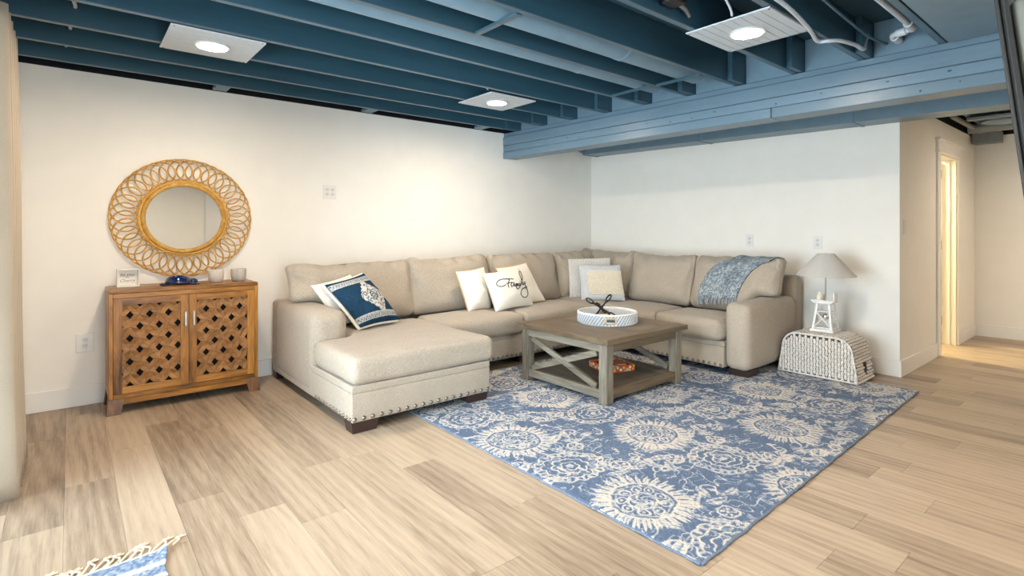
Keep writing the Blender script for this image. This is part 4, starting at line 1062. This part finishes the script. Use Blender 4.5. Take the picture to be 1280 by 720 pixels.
# ================================================================== throw pillows (corner points TL, TR, BR, BL in the room)
class Pillow:
    def __init__(s, TL, TR, BR, BL, t, seed=0, pinch=0.06, power=0.45, wr=0.006):
        s.c = [Vector(p) for p in (TL, TR, BR, BL)]; s.t = t; s.seed = seed; s.pinch = pinch; s.pw = power; s.wr = wr
        a = (s.c[1]-s.c[0])+(s.c[2]-s.c[3]); b = (s.c[0]-s.c[3])+(s.c[1]-s.c[2]); s.n = a.cross(b).normalized()
        if s.n.dot(Vector((0, 0, 1.2))-(s.c[0]+s.c[2])/2) < 0: s.n = -s.n
    def P(s, u, v, side=1, off=0.0):
        """u: -1 left..1 right, v: -1 bottom..1 top"""
        uu = u*(1-s.pinch*(1-v*v)); vv = v*(1-s.pinch*(1-u*u)); a, b = (uu+1)/2, (vv+1)/2
        TL, TR, BR, BL = s.c; q = (BL*(1-a)+BR*a)*(1-b)+(TL*(1-a)+TR*a)*b
        g = max(0.0, (1-u*u)*(1-v*v))**s.pw
        w_ = mnoise.noise(Vector((u*2.2+s.seed*5, v*2.2, s.seed)))*s.wr*2+mnoise.noise(Vector((u*6+s.seed*3, v*6, s.seed)))*s.wr
        return q+s.n*(side*((s.t*g*0.5+w_*g)*(1 if side > 0 else 0.55)+0.002)+off*(1 if side > 0 else -1))
    def mesh(s, n=28):
        V = []; F = []; ts = [-math.cos(PI*i/n) if False else -1+2*i/n for i in range(n+1)]
        ts = [math.sin(x*PI/2)*0.6+x*0.4 for x in ts]
        for side in (1, -1):
            k = len(V)
            for u in ts:
                for v in ts: V.append(tuple(s.P(u, v, side)))
            for i in range(n):
                for j in range(n):
                    q = (k+i*(n+1)+j, k+(i+1)*(n+1)+j, k+(i+1)*(n+1)+j+1, k+i*(n+1)+j+1); F.append(q if side > 0 else q[::-1])
        k = (n+1)**2; N1 = n+1                                   # close the rim
        rim = [(i*N1) for i in range(n)]+[n*N1+j for j in range(n)]+[(n-i)*N1+n for i in range(n)]+[n-j for j in range(n)]
        for a, b in zip(rim, rim[1:]+rim[:1]): F.append((a, b, k+b, k+a))
        m = MB(); m.v = V; m.f = F; s.uv = [(u, v) for _ in (0, 1) for u in ts for v in ts]; return m
    def rim(s, k=24, off=0.0):
        L_ = [(-1+2*i/k, -1) for i in range(k)]+[(1, -1+2*i/k) for i in range(k)]+[(1-2*i/k, 1) for i in range(k)]+[(-1, 1-2*i/k) for i in range(k)]
        return [tuple((s.P(u*1.0, v*1.0, 1)+s.P(u, v, -1))/2) for u, v in L_]
def pillow_thing(name, label, p, mat, fix=False, n=28, group='throw pillows on the sofa'):
    c = (p.c[2]+p.c[3])/2
    t = thing(name, label, 'pillow', tuple(c), group=group)
    o = build('cover', p.mesh(n), mat, t, smooth=True, fix=fix); return t, o
# striped pale pillow with rows of little loops, behind the navy one
p = Pillow((1.392, 4.06, 0.786), (1.735, 4.13, 0.850), (1.93, 4.03, 0.478), (1.565, 3.97, 0.478), 0.12, 3)
t, o = pillow_thing('throw_pillow', 'pale striped pillow with rows of small loops, half hidden behind the navy pillow', p, 'stripe')
for j in range(6):
    m = MB()
    for i in range(26):
        q = p.P(-0.62+0.085*j, 0.9-1.8*i/25, 1, 0.002); m.ell(tuple(q), 0.0075, 0.0075, 0.0065, 7, 4)
    build('loop_row', m, 'cream_wool', t, smooth=True)
for j in range(3):
    m = MB(); a = -0.95+0.05*j; pts = [p.P(0.25+0.16*j, -0.95+1.9*i/20, 1, 0.0008) for i in range(21)]; m.tube(pts, 0.0015, 5)
    build('stripe', m, 'grey_cotton', t, smooth=True)
# navy medallion pillow
p = Pillow((1.465, 3.965, 0.792), (1.805, 4.04, 0.858), (2.05, 3.90, 0.482), (1.665, 3.78, 0.478), 0.20, 8, pinch=0.06)
t, o = pillow_thing('throw_pillow', 'navy blue pillow with a pale lace medallion lying over the left arm of the chaise', p, 'navy', n=110)
uv = np.array(p.uv); u, v = uv[:, 0], uv[:, 1]
def medallion(u, v):
    U, V_ = u-0.24, v+0.0; U = U*1.15
    r = np.hypot(U, V_); a = np.arctan2(V_, U); dia = np.abs(U)*0.95+np.abs(V_)*0.95
    edge_ = 0.66+0.06*np.abs(np.sin(a*8)); inside = dia < edge_
    lace = 0.5+0.5*np.sin(r*34+np.sin(a*8)*1.6)*np.cos(a*12+r*8)
    lace += (vnoise(u, v, 16, 41)-0.5)*1.3
    q = inside*(0.35+0.65*(lace > 0.42))
    q = np.where((dia > edge_-0.05) & inside, 0.95, q)
    q = np.where(r < 0.17, (np.sin(r*75) > 0)*0.8+0.1, q)
    band = ((np.abs(v) > 0.66) & (np.abs(v) < 0.86))
    bp = 0.35+0.45*(np.sin(u*60)*np.sin(v*40) > -0.1)
    q = np.where(band, np.maximum(q*0, bp), q); q = np.where((np.abs(np.abs(v)-0.66) < 0.015) | (np.abs(np.abs(v)-0.86) < 0.015), 0.85, q)
    return np.clip(q+(vnoise(u, v, 25, 42)-0.5)*0.25, 0, 1)
pt = medallion(u, v); pt[len(pt)//2:] = 0.9; set_attr(o, pt)
b_ = Pillow(*[tuple(q-p.n*0.012+Vector((-0.012, 0, -0.004))) for q in p.c], 0.20, 8, pinch=0.06)
m = MB().tube([tuple(x+Vector((-0.006, 0, 0))-p.n*0.016) for x in (Vector(q) for q in p.rim())], 0.013, 8, closed=True)
build('white_back_edge', m, 'cream', t, smooth=True)
# three cream pillows
p = Pillow((2.689, 4.06, 0.826), (3.03, 4.09, 0.852), (3.03, 3.985, 0.474), (2.742, 3.93, 0.474), 0.19, 11)
t, o = pillow_thing('throw_pillow', 'plain cream pillow with tan piping standing left of the lettered pillow', p, 'cream')
build('piping', MB().tube(p.rim(), 0.0065, 6, closed=True), 'tan', t, smooth=True)
p = Pillow((3.15, 4.07, 0.837), (3.57, 4.10, 0.872), (3.745, 4.00, 0.483), (3.33, 3.965, 0.470), 0.10, 13)
t, o = pillow_thing('throw_pillow', 'plain cream pillow with a tan edge, mostly hidden behind the lettered pillow', p, 'cream')
build('piping', MB().tube(p.rim(), 0.008, 6, closed=True), 'tan', t, smooth=True)
p = Pillow((2.88, 3.925, 0.808), (3.37, 3.985, 0.842), (3.455, 3.86, 0.476), (2.935, 3.785, 0.469), 0.20, 17, pinch=0.08)
t, o = pillow_thing('throw_pillow', 'cream pillow lettered with the word Family in black script', p, 'cream')
fam = o
def fuv(cx, cy):
    dx, dy = cx-99, cy-189; ax, ay, bx, by = 418, -77, 166, 437; D = ax*by-ay*bx
    a = (dx*by-dy*bx)/D; b = (ax*dy-ay*dx)/D; return 2*a-1, 1-2*b
ST = [
 [(378, 282), (330, 276), (270, 278), (225, 292), (203, 322), (210, 350), (240, 368), (272, 362), (290, 345)],
 [(300, 272), (330, 286), (322, 320), (312, 352), (322, 386)], [(300, 332), (330, 326), (352, 322)],
 [(378, 330), (358, 326), (346, 348), (352, 376), (368, 366), (378, 334), (380, 362), (392, 372)],
 [(392, 372), (402, 338), (404, 372), (418, 338), (420, 366), (434, 334), (438, 362), (450, 358)],
 [(456, 326), (452, 350), (462, 356)], [(459, 308), (462, 311)],
 [(462, 356), (490, 300), (520, 220), (515, 180), (494, 172), (478, 200), (480, 260), (490, 320), (500, 344), (514, 330)],
 [(514, 306), (512, 334), (524, 340), (540, 312), (548, 300)], [(548, 296), (552, 340), (572, 400), (568, 456), (540, 492), (500, 486), (472, 450), (480, 410), (510, 385), (560, 362), (590, 350)],
 [(404, 372), (420, 400), (440, 392), (462, 356)],
]
for s_ in ST:
    pts = [p.P(*fuv(*q), 1, 0.0016) for q in [tuple(x)[:2] for x in spline([(a, b, 0) for a, b in s_], 5)]]
    m = MB(); m.tube(pts, 0.0042, 5); build('lettering', m, 'ink', t, smooth=True)
v, f = text_verts('is everything', 34, 0.3)
m = MB(); a_ = -0.17
m.v = []
for q in v:
    X_ = 532+q[0]*0.72*math.cos(a_); Y_ = 382-q[1]+q[0]*0.72*math.sin(a_)*1.0
    m.v.append(tuple(p.P(*fuv(X_, Y_), 1, 0.0025)))
m.f = f; build('lettering', m, 'ink', t, fix=False)
# knobbly square pillow and the cream woven one in the corner
p = Pillow((4.30, 4.22, 0.878), (4.632, 3.90, 0.893), (4.548, 3.80, 0.470), (4.205, 4.105, 0.470), 0.13, 19, pinch=0.02)
t, o = pillow_thing('throw_pillow', 'square white pillow of knobbly wool in the corner, behind the cream woven pillow', p, 'knob')
m = MB()
for i in range(27):
    for j in range(27):
        u = -0.97+1.94*i/26; v = -0.97+1.94*(j+(0.5 if i % 2 else 0)*0.98)/26.5
        m.ell(tuple(p.P(u, v, 1, 0.003)), 0.0088, 0.0088, 0.0085, 6, 4)
build('wool_knobs', m, 'knob', t, smooth=True, kind='stuff')
p = Pillow((4.215, 3.985, 0.828), (4.512, 3.66, 0.835), (4.455, 3.545, 0.470), (4.155, 3.885, 0.470), 0.13, 23, pinch=0.03)
t, o = pillow_thing('throw_pillow', 'pale grey pillow with a panel of cream loops, in front in the sofa corner', p, 'grey_cotton')
m = MB()
for j in range(17):
    for i in range(26):
        u = -0.60+1.58*i/25+0.01*math.sin(j*2.1); v = 0.58-1.28*j/16
        m.ell(tuple(p.P(u, v, 1, 0.003)), 0.0085, 0.0085, 0.0085, 6, 4)
build('loop_panel', m, 'cream_wool', t, smooth=True, kind='stuff')

# ================================================================== knitted throw over the right-hand cushion
t = thing('knitted_throw', 'heathered blue knitted throw with fringe draped over the right sofa cushion', 'blanket', (4.60, 2.75, 0.62))
def un_x(px, py, plane):
    fw = Vector((math.cos(YAW), math.sin(YAW), 0)); rt = Vector((math.sin(YAW), -math.cos(YAW), 0))
    d = fw+rt*((px-640)/670)+Vector((0, 0, (288-py)/670)); n_, c_ = plane
    return Vector((0, 0, 1.2))+d*((c_-1.2*n_[2])/(n_[0]*d[0]+n_[1]*d[1]+n_[2]*d[2]))
PL = ((1.0, 0.0, -0.30), 4.58-0.30*0.48)                        # front face of the leaning cushion
LEFT = [(873.5, 373), (877, 358), (886, 342), (897, 330), (914, 321.5)]
RIGHT = [(923, 373), (927, 361), (934, 349), (945, 337), (962, 325)]
lp = spline([tuple(un_x(*q, PL)) for q in LEFT], 6); rp = spline([tuple(un_x(*q, PL)) for q in RIGHT], 6)
back_l = [lp[-1]+Vector((0.06+0.05*i, -0.035*i, 0.035-0.010*i*i)) for i in range(1, 6)]; back_r = [rp[-1]+Vector((0.06+0.05*i, -0.03*i, 0.035-0.010*i*i)) for i in range(1, 6)]
lp += back_l; rp += back_r
nu = 60; P = []; patv = []
for i in range(nu+1):
    a = i/nu; row = []
    for j, (l, r) in enumerate(zip(lp, rp)):
        q = l.lerp(r, a); q = q+Vector((-0.02, 0, 0)); row.append(tuple(q))
    P.append(row)
# densify along the drape
nl = len(lp); D = 4; P2 = []
for row in P:
    rr = []
    for j in range(nl-1):
        for k in range(D): rr.append(tuple(Vector(row[j]).lerp(Vector(row[j+1]), k/D)))
    rr.append(row[-1]); P2.append(rr)
o = build('knit', MB().grid(P2), 'throw', t, smooth=True, fix=False)
nvv = len(P2[0]); uu = np.linspace(0, 1, nu+1)[:, None]*np.ones((1, nvv)); vv = np.ones((nu+1, 1))*np.linspace(0, 1, nvv)[None, :]
rib = 0.45+0.25*np.sin(uu*2*PI*26)+(vnoise(uu*6, vv*6, 9, 51)-0.5)*0.9+(vnoise(uu, vv, 7, 52)-0.5)*0.3
set_attr(o, np.clip(rib, 0, 1).ravel())
md = o.modifiers.new('drape', 'SHRINKWRAP'); md.target = throw_on; md.wrap_method = 'NEAREST_SURFACEPOINT'; md.wrap_mode = 'ABOVE_SURFACE'; md.offset = 0.010
md = o.modifiers.new('thick', 'SOLIDIFY'); md.thickness = 0.010; md.offset = 0
r_ = random.Random(4); m = MB()
for i in range(30):
    l, r = lp[0], rp[0]; q = l.lerp(r, (i+0.5)/30)+Vector((-0.028, 0, 0.012)); 
    e = q+Vector((-0.02+r_.uniform(-0.012, 0.008), r_.uniform(-0.02, 0.02), -0.055-r_.uniform(0, 0.012)))
    m.tube(spline([tuple(q), tuple((q+e)/2+Vector((-0.008, r_.uniform(-0.008, 0.008), 0))), tuple(e)], 4), [0.004]*8+[0.006], 6)
build('fringe', m, 'throwfringe', t, smooth=True, kind='stuff')

# ================================================================== coffee table
TX0, TX1, TY0, TY1, TZ = 2.80, 3.69, 2.385, 3.265, 0.465
z0 = 0.0135
t = thing('coffee_table', 'weathered oak coffee table with crossed side braces and a lower shelf on the rug', 'table', ((TX0+TX1)/2, (TY0+TY1)/2, 0))
o_ = 0.035; zt0 = 0.427
xa, xb, ya, yb = TX0-o_, TX1+o_, TY0-o_, TY1+o_
for (a, b, c, d, mt) in ((xa, xb, ya, ya+0.095, 'tableh'), (xa, xb, yb-0.095, yb, 'tableh')):
    build('top_board', MB().box(a, b, c+0.0006, d-0.0006, zt0, TZ, 0.003), wood('weathered_oak_top_across', [s2l('4d4133'), s2l('6c5c48'), s2l('807056')], 'X', fine=40, rough=0.42, bmp=0.15, stretch=10, bright=(0.88, 1.08)) if 'tx' not in M else M['tx'], t)
    M['tx'] = bpy.data.materials['weathered_oak_top_across']
nb = 8
for i in range(nb):
    a = xa+(xb-xa)*i/nb; b = xa+(xb-xa)*(i+1)/nb
    build('top_board', MB().box(a+0.0006, b-0.0006, ya+0.0956, yb-0.0956, zt0, TZ-0.0004, 0.002), 'tabletop', t)
lw = 0.072
for x in (TX0, TX1-lw):
    for y in (TY0, TY1-lw): build('leg', MB().box(x, x+lw, y, y+lw, z0, zt0-0.0005, 0.004), 'table', t)
for x in (TX0+0.008, TX1-0.038):                               # rails along Y
    build('apron', MB().box(x, x+0.03, TY0+lw, TY1-lw, zt0-0.062, zt0-0.0005, 0.002), 'tableh', t)
    build('lower_rail', MB().box(x, x+0.03, TY0+lw, TY1-lw, 0.045, 0.105, 0.002), 'tableh', t)
    xc = x+0.015; A = (TY0+lw, 0.107); B = (TY1-lw, zt0-0.064)
    for s in (0, 1):
        y_a, z_a = (A[0], A[1]) if s == 0 else (A[0], B[1]); y_b, z_b = (B[0], B[1]) if s == 0 else (B[0], A[1])
        ln = math.hypot(y_b-y_a, z_b-z_a); an = math.atan2(z_b-z_a, y_b-y_a); hw = 0.021
        cut = hw/math.sin(abs(an))*0.0
        mm = MB().box(-ln/2+0.035, ln/2-0.035, -0.011 if s else -0.0145, 0.0145 if s else 0.011, -hw, hw, 0.002)
        T = Matrix.Translation((xc, (y_a+y_b)/2, (z_a+z_b)/2)) @ Matrix(((0, 1, 0, 0), (1, 0, 0, 0), (0, 0, 1, 0), (0, 0, 0, 1))) @ Matrix.Rotation(-an, 4, 'Y')
        mm.v = [tuple(T @ Vector(q)) for q in mm.v]; build('cross_brace', mm, 'tableh', t)
for y in (TY0+0.008, TY1-0.038):
    build('apron', MB().box(TX0+lw, TX1-lw, y, y+0.03, zt0-0.062, zt0-0.0005, 0.002), M['tx'], t)
    build('lower_rail', MB().box(TX0+lw, TX1-lw, y, y+0.03, 0.045, 0.105, 0.002), M['tx'], t)
for i in range(7):
    a = TX0+0.04+(TX1-TX0-0.08)*i/7; b = TX0+0.04+(TX1-TX0-0.08)*(i+1)/7
    build('shelf_board', MB().box(a+0.0006, b-0.0006, TY0+0.04, TY1-0.04, 0.086, 0.102, 0.002), 'shelf', t)

# round woven tray on the table
tc = (3.335, 2.835, TZ+0.0008); TR_ = 0.235; TH = 0.082
t = thing('woven_tray', 'round whitewashed woven tray with cut-out bamboo handles on the coffee table', 'tray', tc)
build('tray_floor', MB().lathe([(0, 0.0), (TR_-0.006, 0.0), (TR_-0.006, 0.010), (0, 0.010)], tc, 48), 'trayb', t, smooth='auto')
hd = [math.atan2(-tc[1], -tc[0])+0.12, math.atan2(tc[1], tc[0])+0.12]          # handles: towards and away from the camera
def inh(a, hw=0.165): return any(abs((a-h+PI) % (2*PI)-PI) < hw for h in hd)
NS = 110; strand = [MB(), MB()]
for i in range(NS):
    for sgn, rr in ((1, TR_), (-1, TR_-0.009)):
        pts = []
        for k in range(8):
            tt = k/7; a = 2*PI*i/NS+sgn*tt*0.23; zz = 0.004+tt*(TH-0.008)
            if inh(a) and 0.28 < tt < 0.74: 
                if len(pts) > 1: strand[i % 2 if sgn > 0 else 0].tube(pts, 0.0042, 5)
                pts = []; continue
            pts.append((tc[0]+rr*math.cos(a), tc[1]+rr*math.sin(a), tc[2]+zz))
        if len(pts) > 1: strand[1 if (sgn > 0 and i % 2) else 0].tube(pts, 0.0042, 5)
build('weave', strand[0], 'trayw', t, smooth=True, kind='stuff'); build('weave', strand[1], 'trayb', t, smooth=True, kind='stuff')
for z in (0.005, TH): build('rim', MB().tube([(tc[0]+(TR_-0.004)*math.cos(2*PI*i/64), tc[1]+(TR_-0.004)*math.sin(2*PI*i/64), tc[2]+z) for i in range(64)], 0.0085 if z > 0.01 else 0.0055, 8, closed=True), 'trayw', t, smooth=True)
for h in hd:
    m = MB()
    for zz in (0.024, 0.060): m.tube([(tc[0]+(TR_-0.004)*math.cos(h+a), tc[1]+(TR_-0.004)*math.sin(h+a), tc[2]+zz) for a in [-0.18+0.36*i/10 for i in range(11)]], 0.0055, 7)
    for a in (-0.18, 0.18): m.tube([(tc[0]+(TR_-0.004)*math.cos(h+a), tc[1]+(TR_-0.004)*math.sin(h+a), tc[2]+q) for q in (0.022, 0.062)], 0.009, 7)
    build('handle', m, 'bamboo', t, smooth=True)
# black iron jack
jc = Vector((3.262, 2.835, TZ+0.118))
t = thing('iron_jack', 'black iron jack sculpture of three crossed bars with looped ends, in the woven tray', 'ornament', (jc.x, jc.y, TZ+0.012))
rtv = Vector((math.sin(YAW), -math.cos(YAW), 0)); upv = Vector((0, 0, 1)); fwv = Vector((math.cos(YAW), math.sin(YAW), 0))
for (dr, du, df_, ln) in ((0.80, -0.50, -0.33, 0.135), (0.62, 0.70, 0.35, 0.135), (-0.42, 0.42, -0.80, 0.115)):
    d = (rtv*dr+upv*du+fwv*df_).normalized(); sd = d.cross(fwv if abs(d.dot(fwv)) < 0.7 else upv).normalized(); m = MB()
    m.tube([tuple(jc-d*ln*0.62), tuple(jc+d*ln*0.62)], 0.0075, 8)
    for s in (-1, 1):
        c = jc+d*s*ln*0.78; m.tube([tuple(c+d*(0.034*math.cos(a))+sd*(0.013*math.sin(a))) for a in [2*PI*k/18 for k in range(18)]], 0.0062, 7, closed=True)
    build('bar', m, 'black', t, smooth='auto')
build('binding', MB().ell(tuple(jc), 0.017, 0.017, 0.017, 12, 8), 'black', t, smooth=True)
for k, (x, y) in enumerate(((3.36, 2.78), (3.40, 2.90))):
    t = thing('coaster', ('blue marbled square coaster in the tray, nearer the camera', 'blue marbled square coaster in the tray, further back')[k], 'coaster', (x, y, TZ+0.0115), 0.5+k, group='coasters in the woven tray')
    build('slab', tr(MB().box(-0.05, 0.05, -0.05, 0.05, 0, 0.010, 0.002), ROOT[t.name]), 'bluecoast', t)
    build('cork_pad', tr(MB().box(-0.045, 0.045, -0.045, 0.045, -0.0004, -0.0001), ROOT[t.name]), 'bamboo', t)
# painted tray on the lower shelf
a = math.atan2(2.606-2.68, 3.397-3.162); ax = Vector((math.cos(a), math.sin(a), 0)); ay = Vector((-math.sin(a), math.cos(a), 0)); og = Vector((3.165, 2.70, 0.1025))
t = thing('painted_tray', 'small square tray painted orange with bright flowers on the lower table shelf', 'tray', tuple(og), a)
R = ROOT[t.name]; W = 0.262
for (x0, x1, y0, y1) in ((0, W, 0, 0.012), (0, W, W-0.012, W), (0, 0.012, 0.012, W-0.012), (W-0.012, W, 0.012, W-0.012)):
    build('side', tr(MB().box(x0, x1, y0, y1, 0, 0.05, 0.002), R), 'floral', t)
build('tray_bottom', tr(MB().box(0.012, W-0.012, 0.012, W-0.012, 0, 0.008), R), 'floral', t)
r_ = random.Random(8); m = [MB(), MB(), MB()]
FM = [plain('turquoise_petals', s2l('79c9c4'), 0.4), plain('white_petals', s2l('e9e2d8'), 0.4), plain('yellow_petals', s2l('e2a823'), 0.4)]
for k in range(9):
    u = 0.02+k*0.028; 
    for side in (0, 1):
        mm = m[(k+side) % 3]; z = 0.018+0.016*((k*7+side) % 2)
        for q in range(5):
            an = 2*PI*q/5
            c = (u+0.006*math.cos(an), -0.0006, z+0.006*math.sin(an)) if side == 0 else (-0.0006, u+0.006*math.cos(an), z+0.006*math.sin(an))
            sc_ = (0.005, 0.001, 0.005) if side == 0 else (0.001, 0.005, 0.005); mm.ell(c, *sc_, 6, 4)
for k in range(3): build('painted_flowers', tr(m[k], R), FM[k], t, smooth=True, kind='stuff')
t = thing('book', 'small dark red book lying in the painted tray', 'book', tuple(R @ Vector((0.09, 0.15, 0.009))), a+0.3)
R2 = ROOT[t.name]
build('cover', tr(MB().box(-0.05, 0.05, -0.07, 0.07, 0, 0.003).box(-0.05, 0.05, -0.07, 0.07, 0.026, 0.029).box(-0.05, -0.047, -0.07, 0.07, 0.003, 0.026), R2), 'bookred', t)
build('pages', tr(MB().box(-0.0465, 0.046, -0.066, 0.066, 0.0035, 0.0255), R2), 'cream', t)
t = thing('book', 'small rust coloured book lying in the painted tray', 'book', tuple(R @ Vector((0.19, 0.12, 0.009))), a-0.1)
R2 = ROOT[t.name]
build('cover', tr(MB().box(-0.04, 0.04, -0.06, 0.06, 0, 0.003).box(-0.04, 0.04, -0.06, 0.06, 0.036, 0.039).box(-0.04, -0.037, -0.06, 0.06, 0.003, 0.036), R2), 'bookrust', t)
build('pages', tr(MB().box(-0.0365, 0.036, -0.056, 0.056, 0.0035, 0.0355), R2), 'tan', t)

# ================================================================== whitewashed wicker trunk and lamp
WX0, WX1, WY0, WY1, WH = 4.635, 5.015, 1.475, 2.065, 0.352
t = thing('wicker_trunk', 'whitewashed wicker trunk used as a side table beside the sofa arm', 'trunk', ((WX0+WX1)/2, (WY0+WY1)/2, 0.012))
zb = 0.017; R_ = 0.115; prof = []
for i in range(9):
    q = PI*i/16; prof.append((WY0+0.035+R_-R_*math.cos(PI/2-q)*0-R_*math.cos(q), WH-R_+R_*math.sin(q)))
prof = [(WY0+0.0, zb)]+[(WY0+0.012, 0.10)]+prof
for i in range(9):
    q = PI/2-PI*i/16; prof.append((WY1-0.035-R_+R_*math.cos(q), WH-R_+R_*math.sin(q)))
prof += [(WY1-0.012, 0.10), (WY1, zb)]
core = MB().prism(prof, WX0+0.008, WX1-0.008, 'X')
build('core', core, 'wickerin', t)
def strands(mb, P, n_a, n_b, la, lb, th, stag=True, seed=0):
    """P(a,b) -> (pos, dir, normal); leaf-like strands along b"""
    r_ = random.Random(seed)
    for i in range(n_a):
        for j in range(n_b+(1 if i % 2 else 0)):
            bq = (j+0.5-(0.5 if i % 2 else 0))/n_b
            if bq < 0.01 or bq > 0.99: continue
            q = P((i+0.5)/n_a, bq)
            if q is None: continue
            p0, d, n_ = q; d = Vector(d).normalized(); n_ = Vector(n_).normalized(); s = d.cross(n_)
            T = Matrix.Translation(Vector(p0)+n_*0.003) @ Matrix((s, n_, d)).transposed().to_4x4() @ Matrix.Rotation(r_.uniform(-0.09, 0.09), 4, 'Y')
            k = len(mb.v); mb.ell((0, 0, 0), la, th, lb*r_.uniform(0.92, 1.08), 6, 5); mb.v[k:] = [tuple(T @ Vector(x)) for x in mb.v[k:]]
cum = [0]
for (p0, p1) in zip(prof[:-1], prof[1:]): cum.append(cum[-1]+math.hypot(p1[0]-p0[0], p1[1]-p0[1]))
def along(s):
    s *= cum[-1]
    for i in range(len(prof)-1):
        if s <= cum[i+1] or i == len(prof)-2:
            f = (s-cum[i])/(cum[i+1]-cum[i]); p0, p1 = prof[i], prof[i+1]
            tg = Vector((0, p1[0]-p0[0], p1[1]-p0[1])).normalized(); nn = Vector((0, tg.z*-1, tg.y)); nn = Vector((0, -tg.z, tg.y))
            return (p0[0]+(p1[0]-p0[0])*f, p0[1]+(p1[1]-p0[1])*f), tg, nn
def ztop(y):
    for (p0, p1) in zip(prof[:-1], prof[1:]):
        if p0[0] <= y <= p1[0]: return p0[1]+(p1[1]-p0[1])*(y-p0[0])/(p1[0]-p0[0]+1e-9)
    return WH
mf = MB()
def Pf(a, b):
    y = WY0+0.004+(WY1-WY0-0.008)*a; zt_ = ztop(y)-0.012; 
    z = 0.022+(WH-0.03)*b
    return None if z > zt_ else ((WX0+0.008, y, z), (0, 0, 1), (-1, 0, 0))
strands(mf, Pf, 26, 8, 0.0122, 0.0245, 0.009, seed=1)
build('front_weave', mf, 'wicker', t, smooth=True, kind='stuff')
mw = MB()
def Pw(a, b):
    (y, z), tg, nn = along(a); x = WX0+0.01+(WX1-WX0-0.02)*b
    if nn.y < -0.5 and abs(x-(WX0+WX1)/2-0.02) < 0.042 and z < 0.155 and z > 0.06: return None
    return ((x, y, z), (1, 0, 0), nn)
strands(mw, Pw, 46, 8, 0.0125, 0.028, 0.009, seed=2)
build('wrap_weave', mw, 'wicker', t, smooth=True, kind='stuff')
xc = (WX0+WX1)/2+0.02
build('handle_hole', MB().ell((xc, WY0+0.012, 0.108), 0.03, 0.008, 0.048, 14, 8), 'dark', t)
build('edge_braid', MB().tube([(WX0+0.006, p[0], p[1]) for p in prof], 0.008, 7).tube([(WX0+0.006, WY0, 0.025), (WX0+0.006, WY1, 0.025)], 0.008, 7), 'wicker', t, smooth=True)
# lamp: white lifeguard tower base, cone shade
LX, LY, LZ = 4.845, 1.775, WH+0.0125
t = thing('table_lamp', 'white wooden tower lamp with a grey cone shade standing on the wicker trunk', 'lamp', (LX, LY, LZ))
build('base_plate', MB().box(LX-0.09, LX+0.09, LY-0.09, LY+0.09, LZ, LZ+0.022, 0.003), 'lampbase', t)
zt_ = LZ+0.235
def lp_(sx, sy, z): k = (z-LZ)/(zt_-LZ); r_ = 0.072*(1-k)+0.044*k; return (LX+sx*r_, LY+sy*r_, z)
for sx in (-1, 1):
    for sy in (-1, 1): build('post', MB().tube([lp_(sx, sy, LZ+0.022), lp_(sx, sy, zt_)], 0.011, 4), 'lampbase', t)
def bar(a, b, r=0.0065): return MB().tube([a, b], r, 4)
for (s0, s1) in (((-1, -1), (-1, 1)), ((-1, -1), (1, -1)), ((1, -1), (1, 1)), ((-1, 1), (1, 1))):
    for z in (LZ+0.03, LZ+0.165, zt_-0.008): build('rung', bar(lp_(*s0, z), lp_(*s1, z)), 'lampbase', t)
    build('cross_brace', bar(lp_(*s0, LZ+0.035), lp_(*s1, LZ+0.155)), 'lampbase', t); build('cross_brace', bar(lp_(*s1, LZ+0.035), lp_(*s0, LZ+0.155), 0.005), 'lampbase', t)
build('platform', MB().box(LX-0.075, LX+0.06, LY-0.075, LY+0.075, zt_, zt_+0.012, 0.002), 'lampbase', t)
build('railing', MB().box(LX-0.076, LX-0.062, LY-0.085, LY+0.085, zt_+0.013, zt_+0.026, 0.002).box(LX-0.02, LX+0.055, LY-0.075, LY-0.064, zt_+0.0125, zt_+0.085, 0.002).box(LX-0.02, LX+0.055, LY+0.012, LY+0.022, zt_+0.0125, zt_+0.07, 0.002), 'lampbase', t)
m = MB().lathe([(0.0, 0), (0.026, 0.004), (0.03, 0.02), (0.022, 0.05), (0.012, 0.078), (0.0, 0.09)], (LX-0.035, LY+0.03, zt_+0.0125), 14); build('shell', m, 'shell', t, smooth=True)
build('lantern', MB().lathe([(0.0, 0), (0.022, 0), (0.02, 0.03), (0.024, 0.034), (0.0, 0.05)], (LX, LY, LZ+0.10), 12), 'steel', t, smooth='auto')
build('stem', MB().tube([(LX+0.005, LY, zt_+0.012), (LX+0.005, LY, 0.93)], 0.006, 8), 'steel', t, smooth='auto')
SHZ = 0.822
build('shade', MB().lathe([(0.218, 0), (0.219, 0.004), (0.062, 0.186), (0.060, 0.186), (0.060, 0.183), (0.215, 0.004)], (LX+0.01, LY, SHZ), 48, closed=True), 'shade', t, smooth='auto')
build('spider', MB().tube([(LX+0.01-0.06, LY, SHZ+0.17), (LX+0.01+0.06, LY, SHZ+0.17)], 0.003, 6).tube([(LX+0.01, LY-0.06, SHZ+0.17), (LX+0.01, LY+0.06, SHZ+0.17)], 0.003, 6).tube([(LX+0.008, LY, 0.93), (LX+0.01, LY, SHZ+0.175)], 0.005, 6), 'steel', t)
build('bulb', MB().ell((LX+0.01, LY, 0.925), 0.03, 0.03, 0.04, 14, 10), 'white', t, smooth=True)
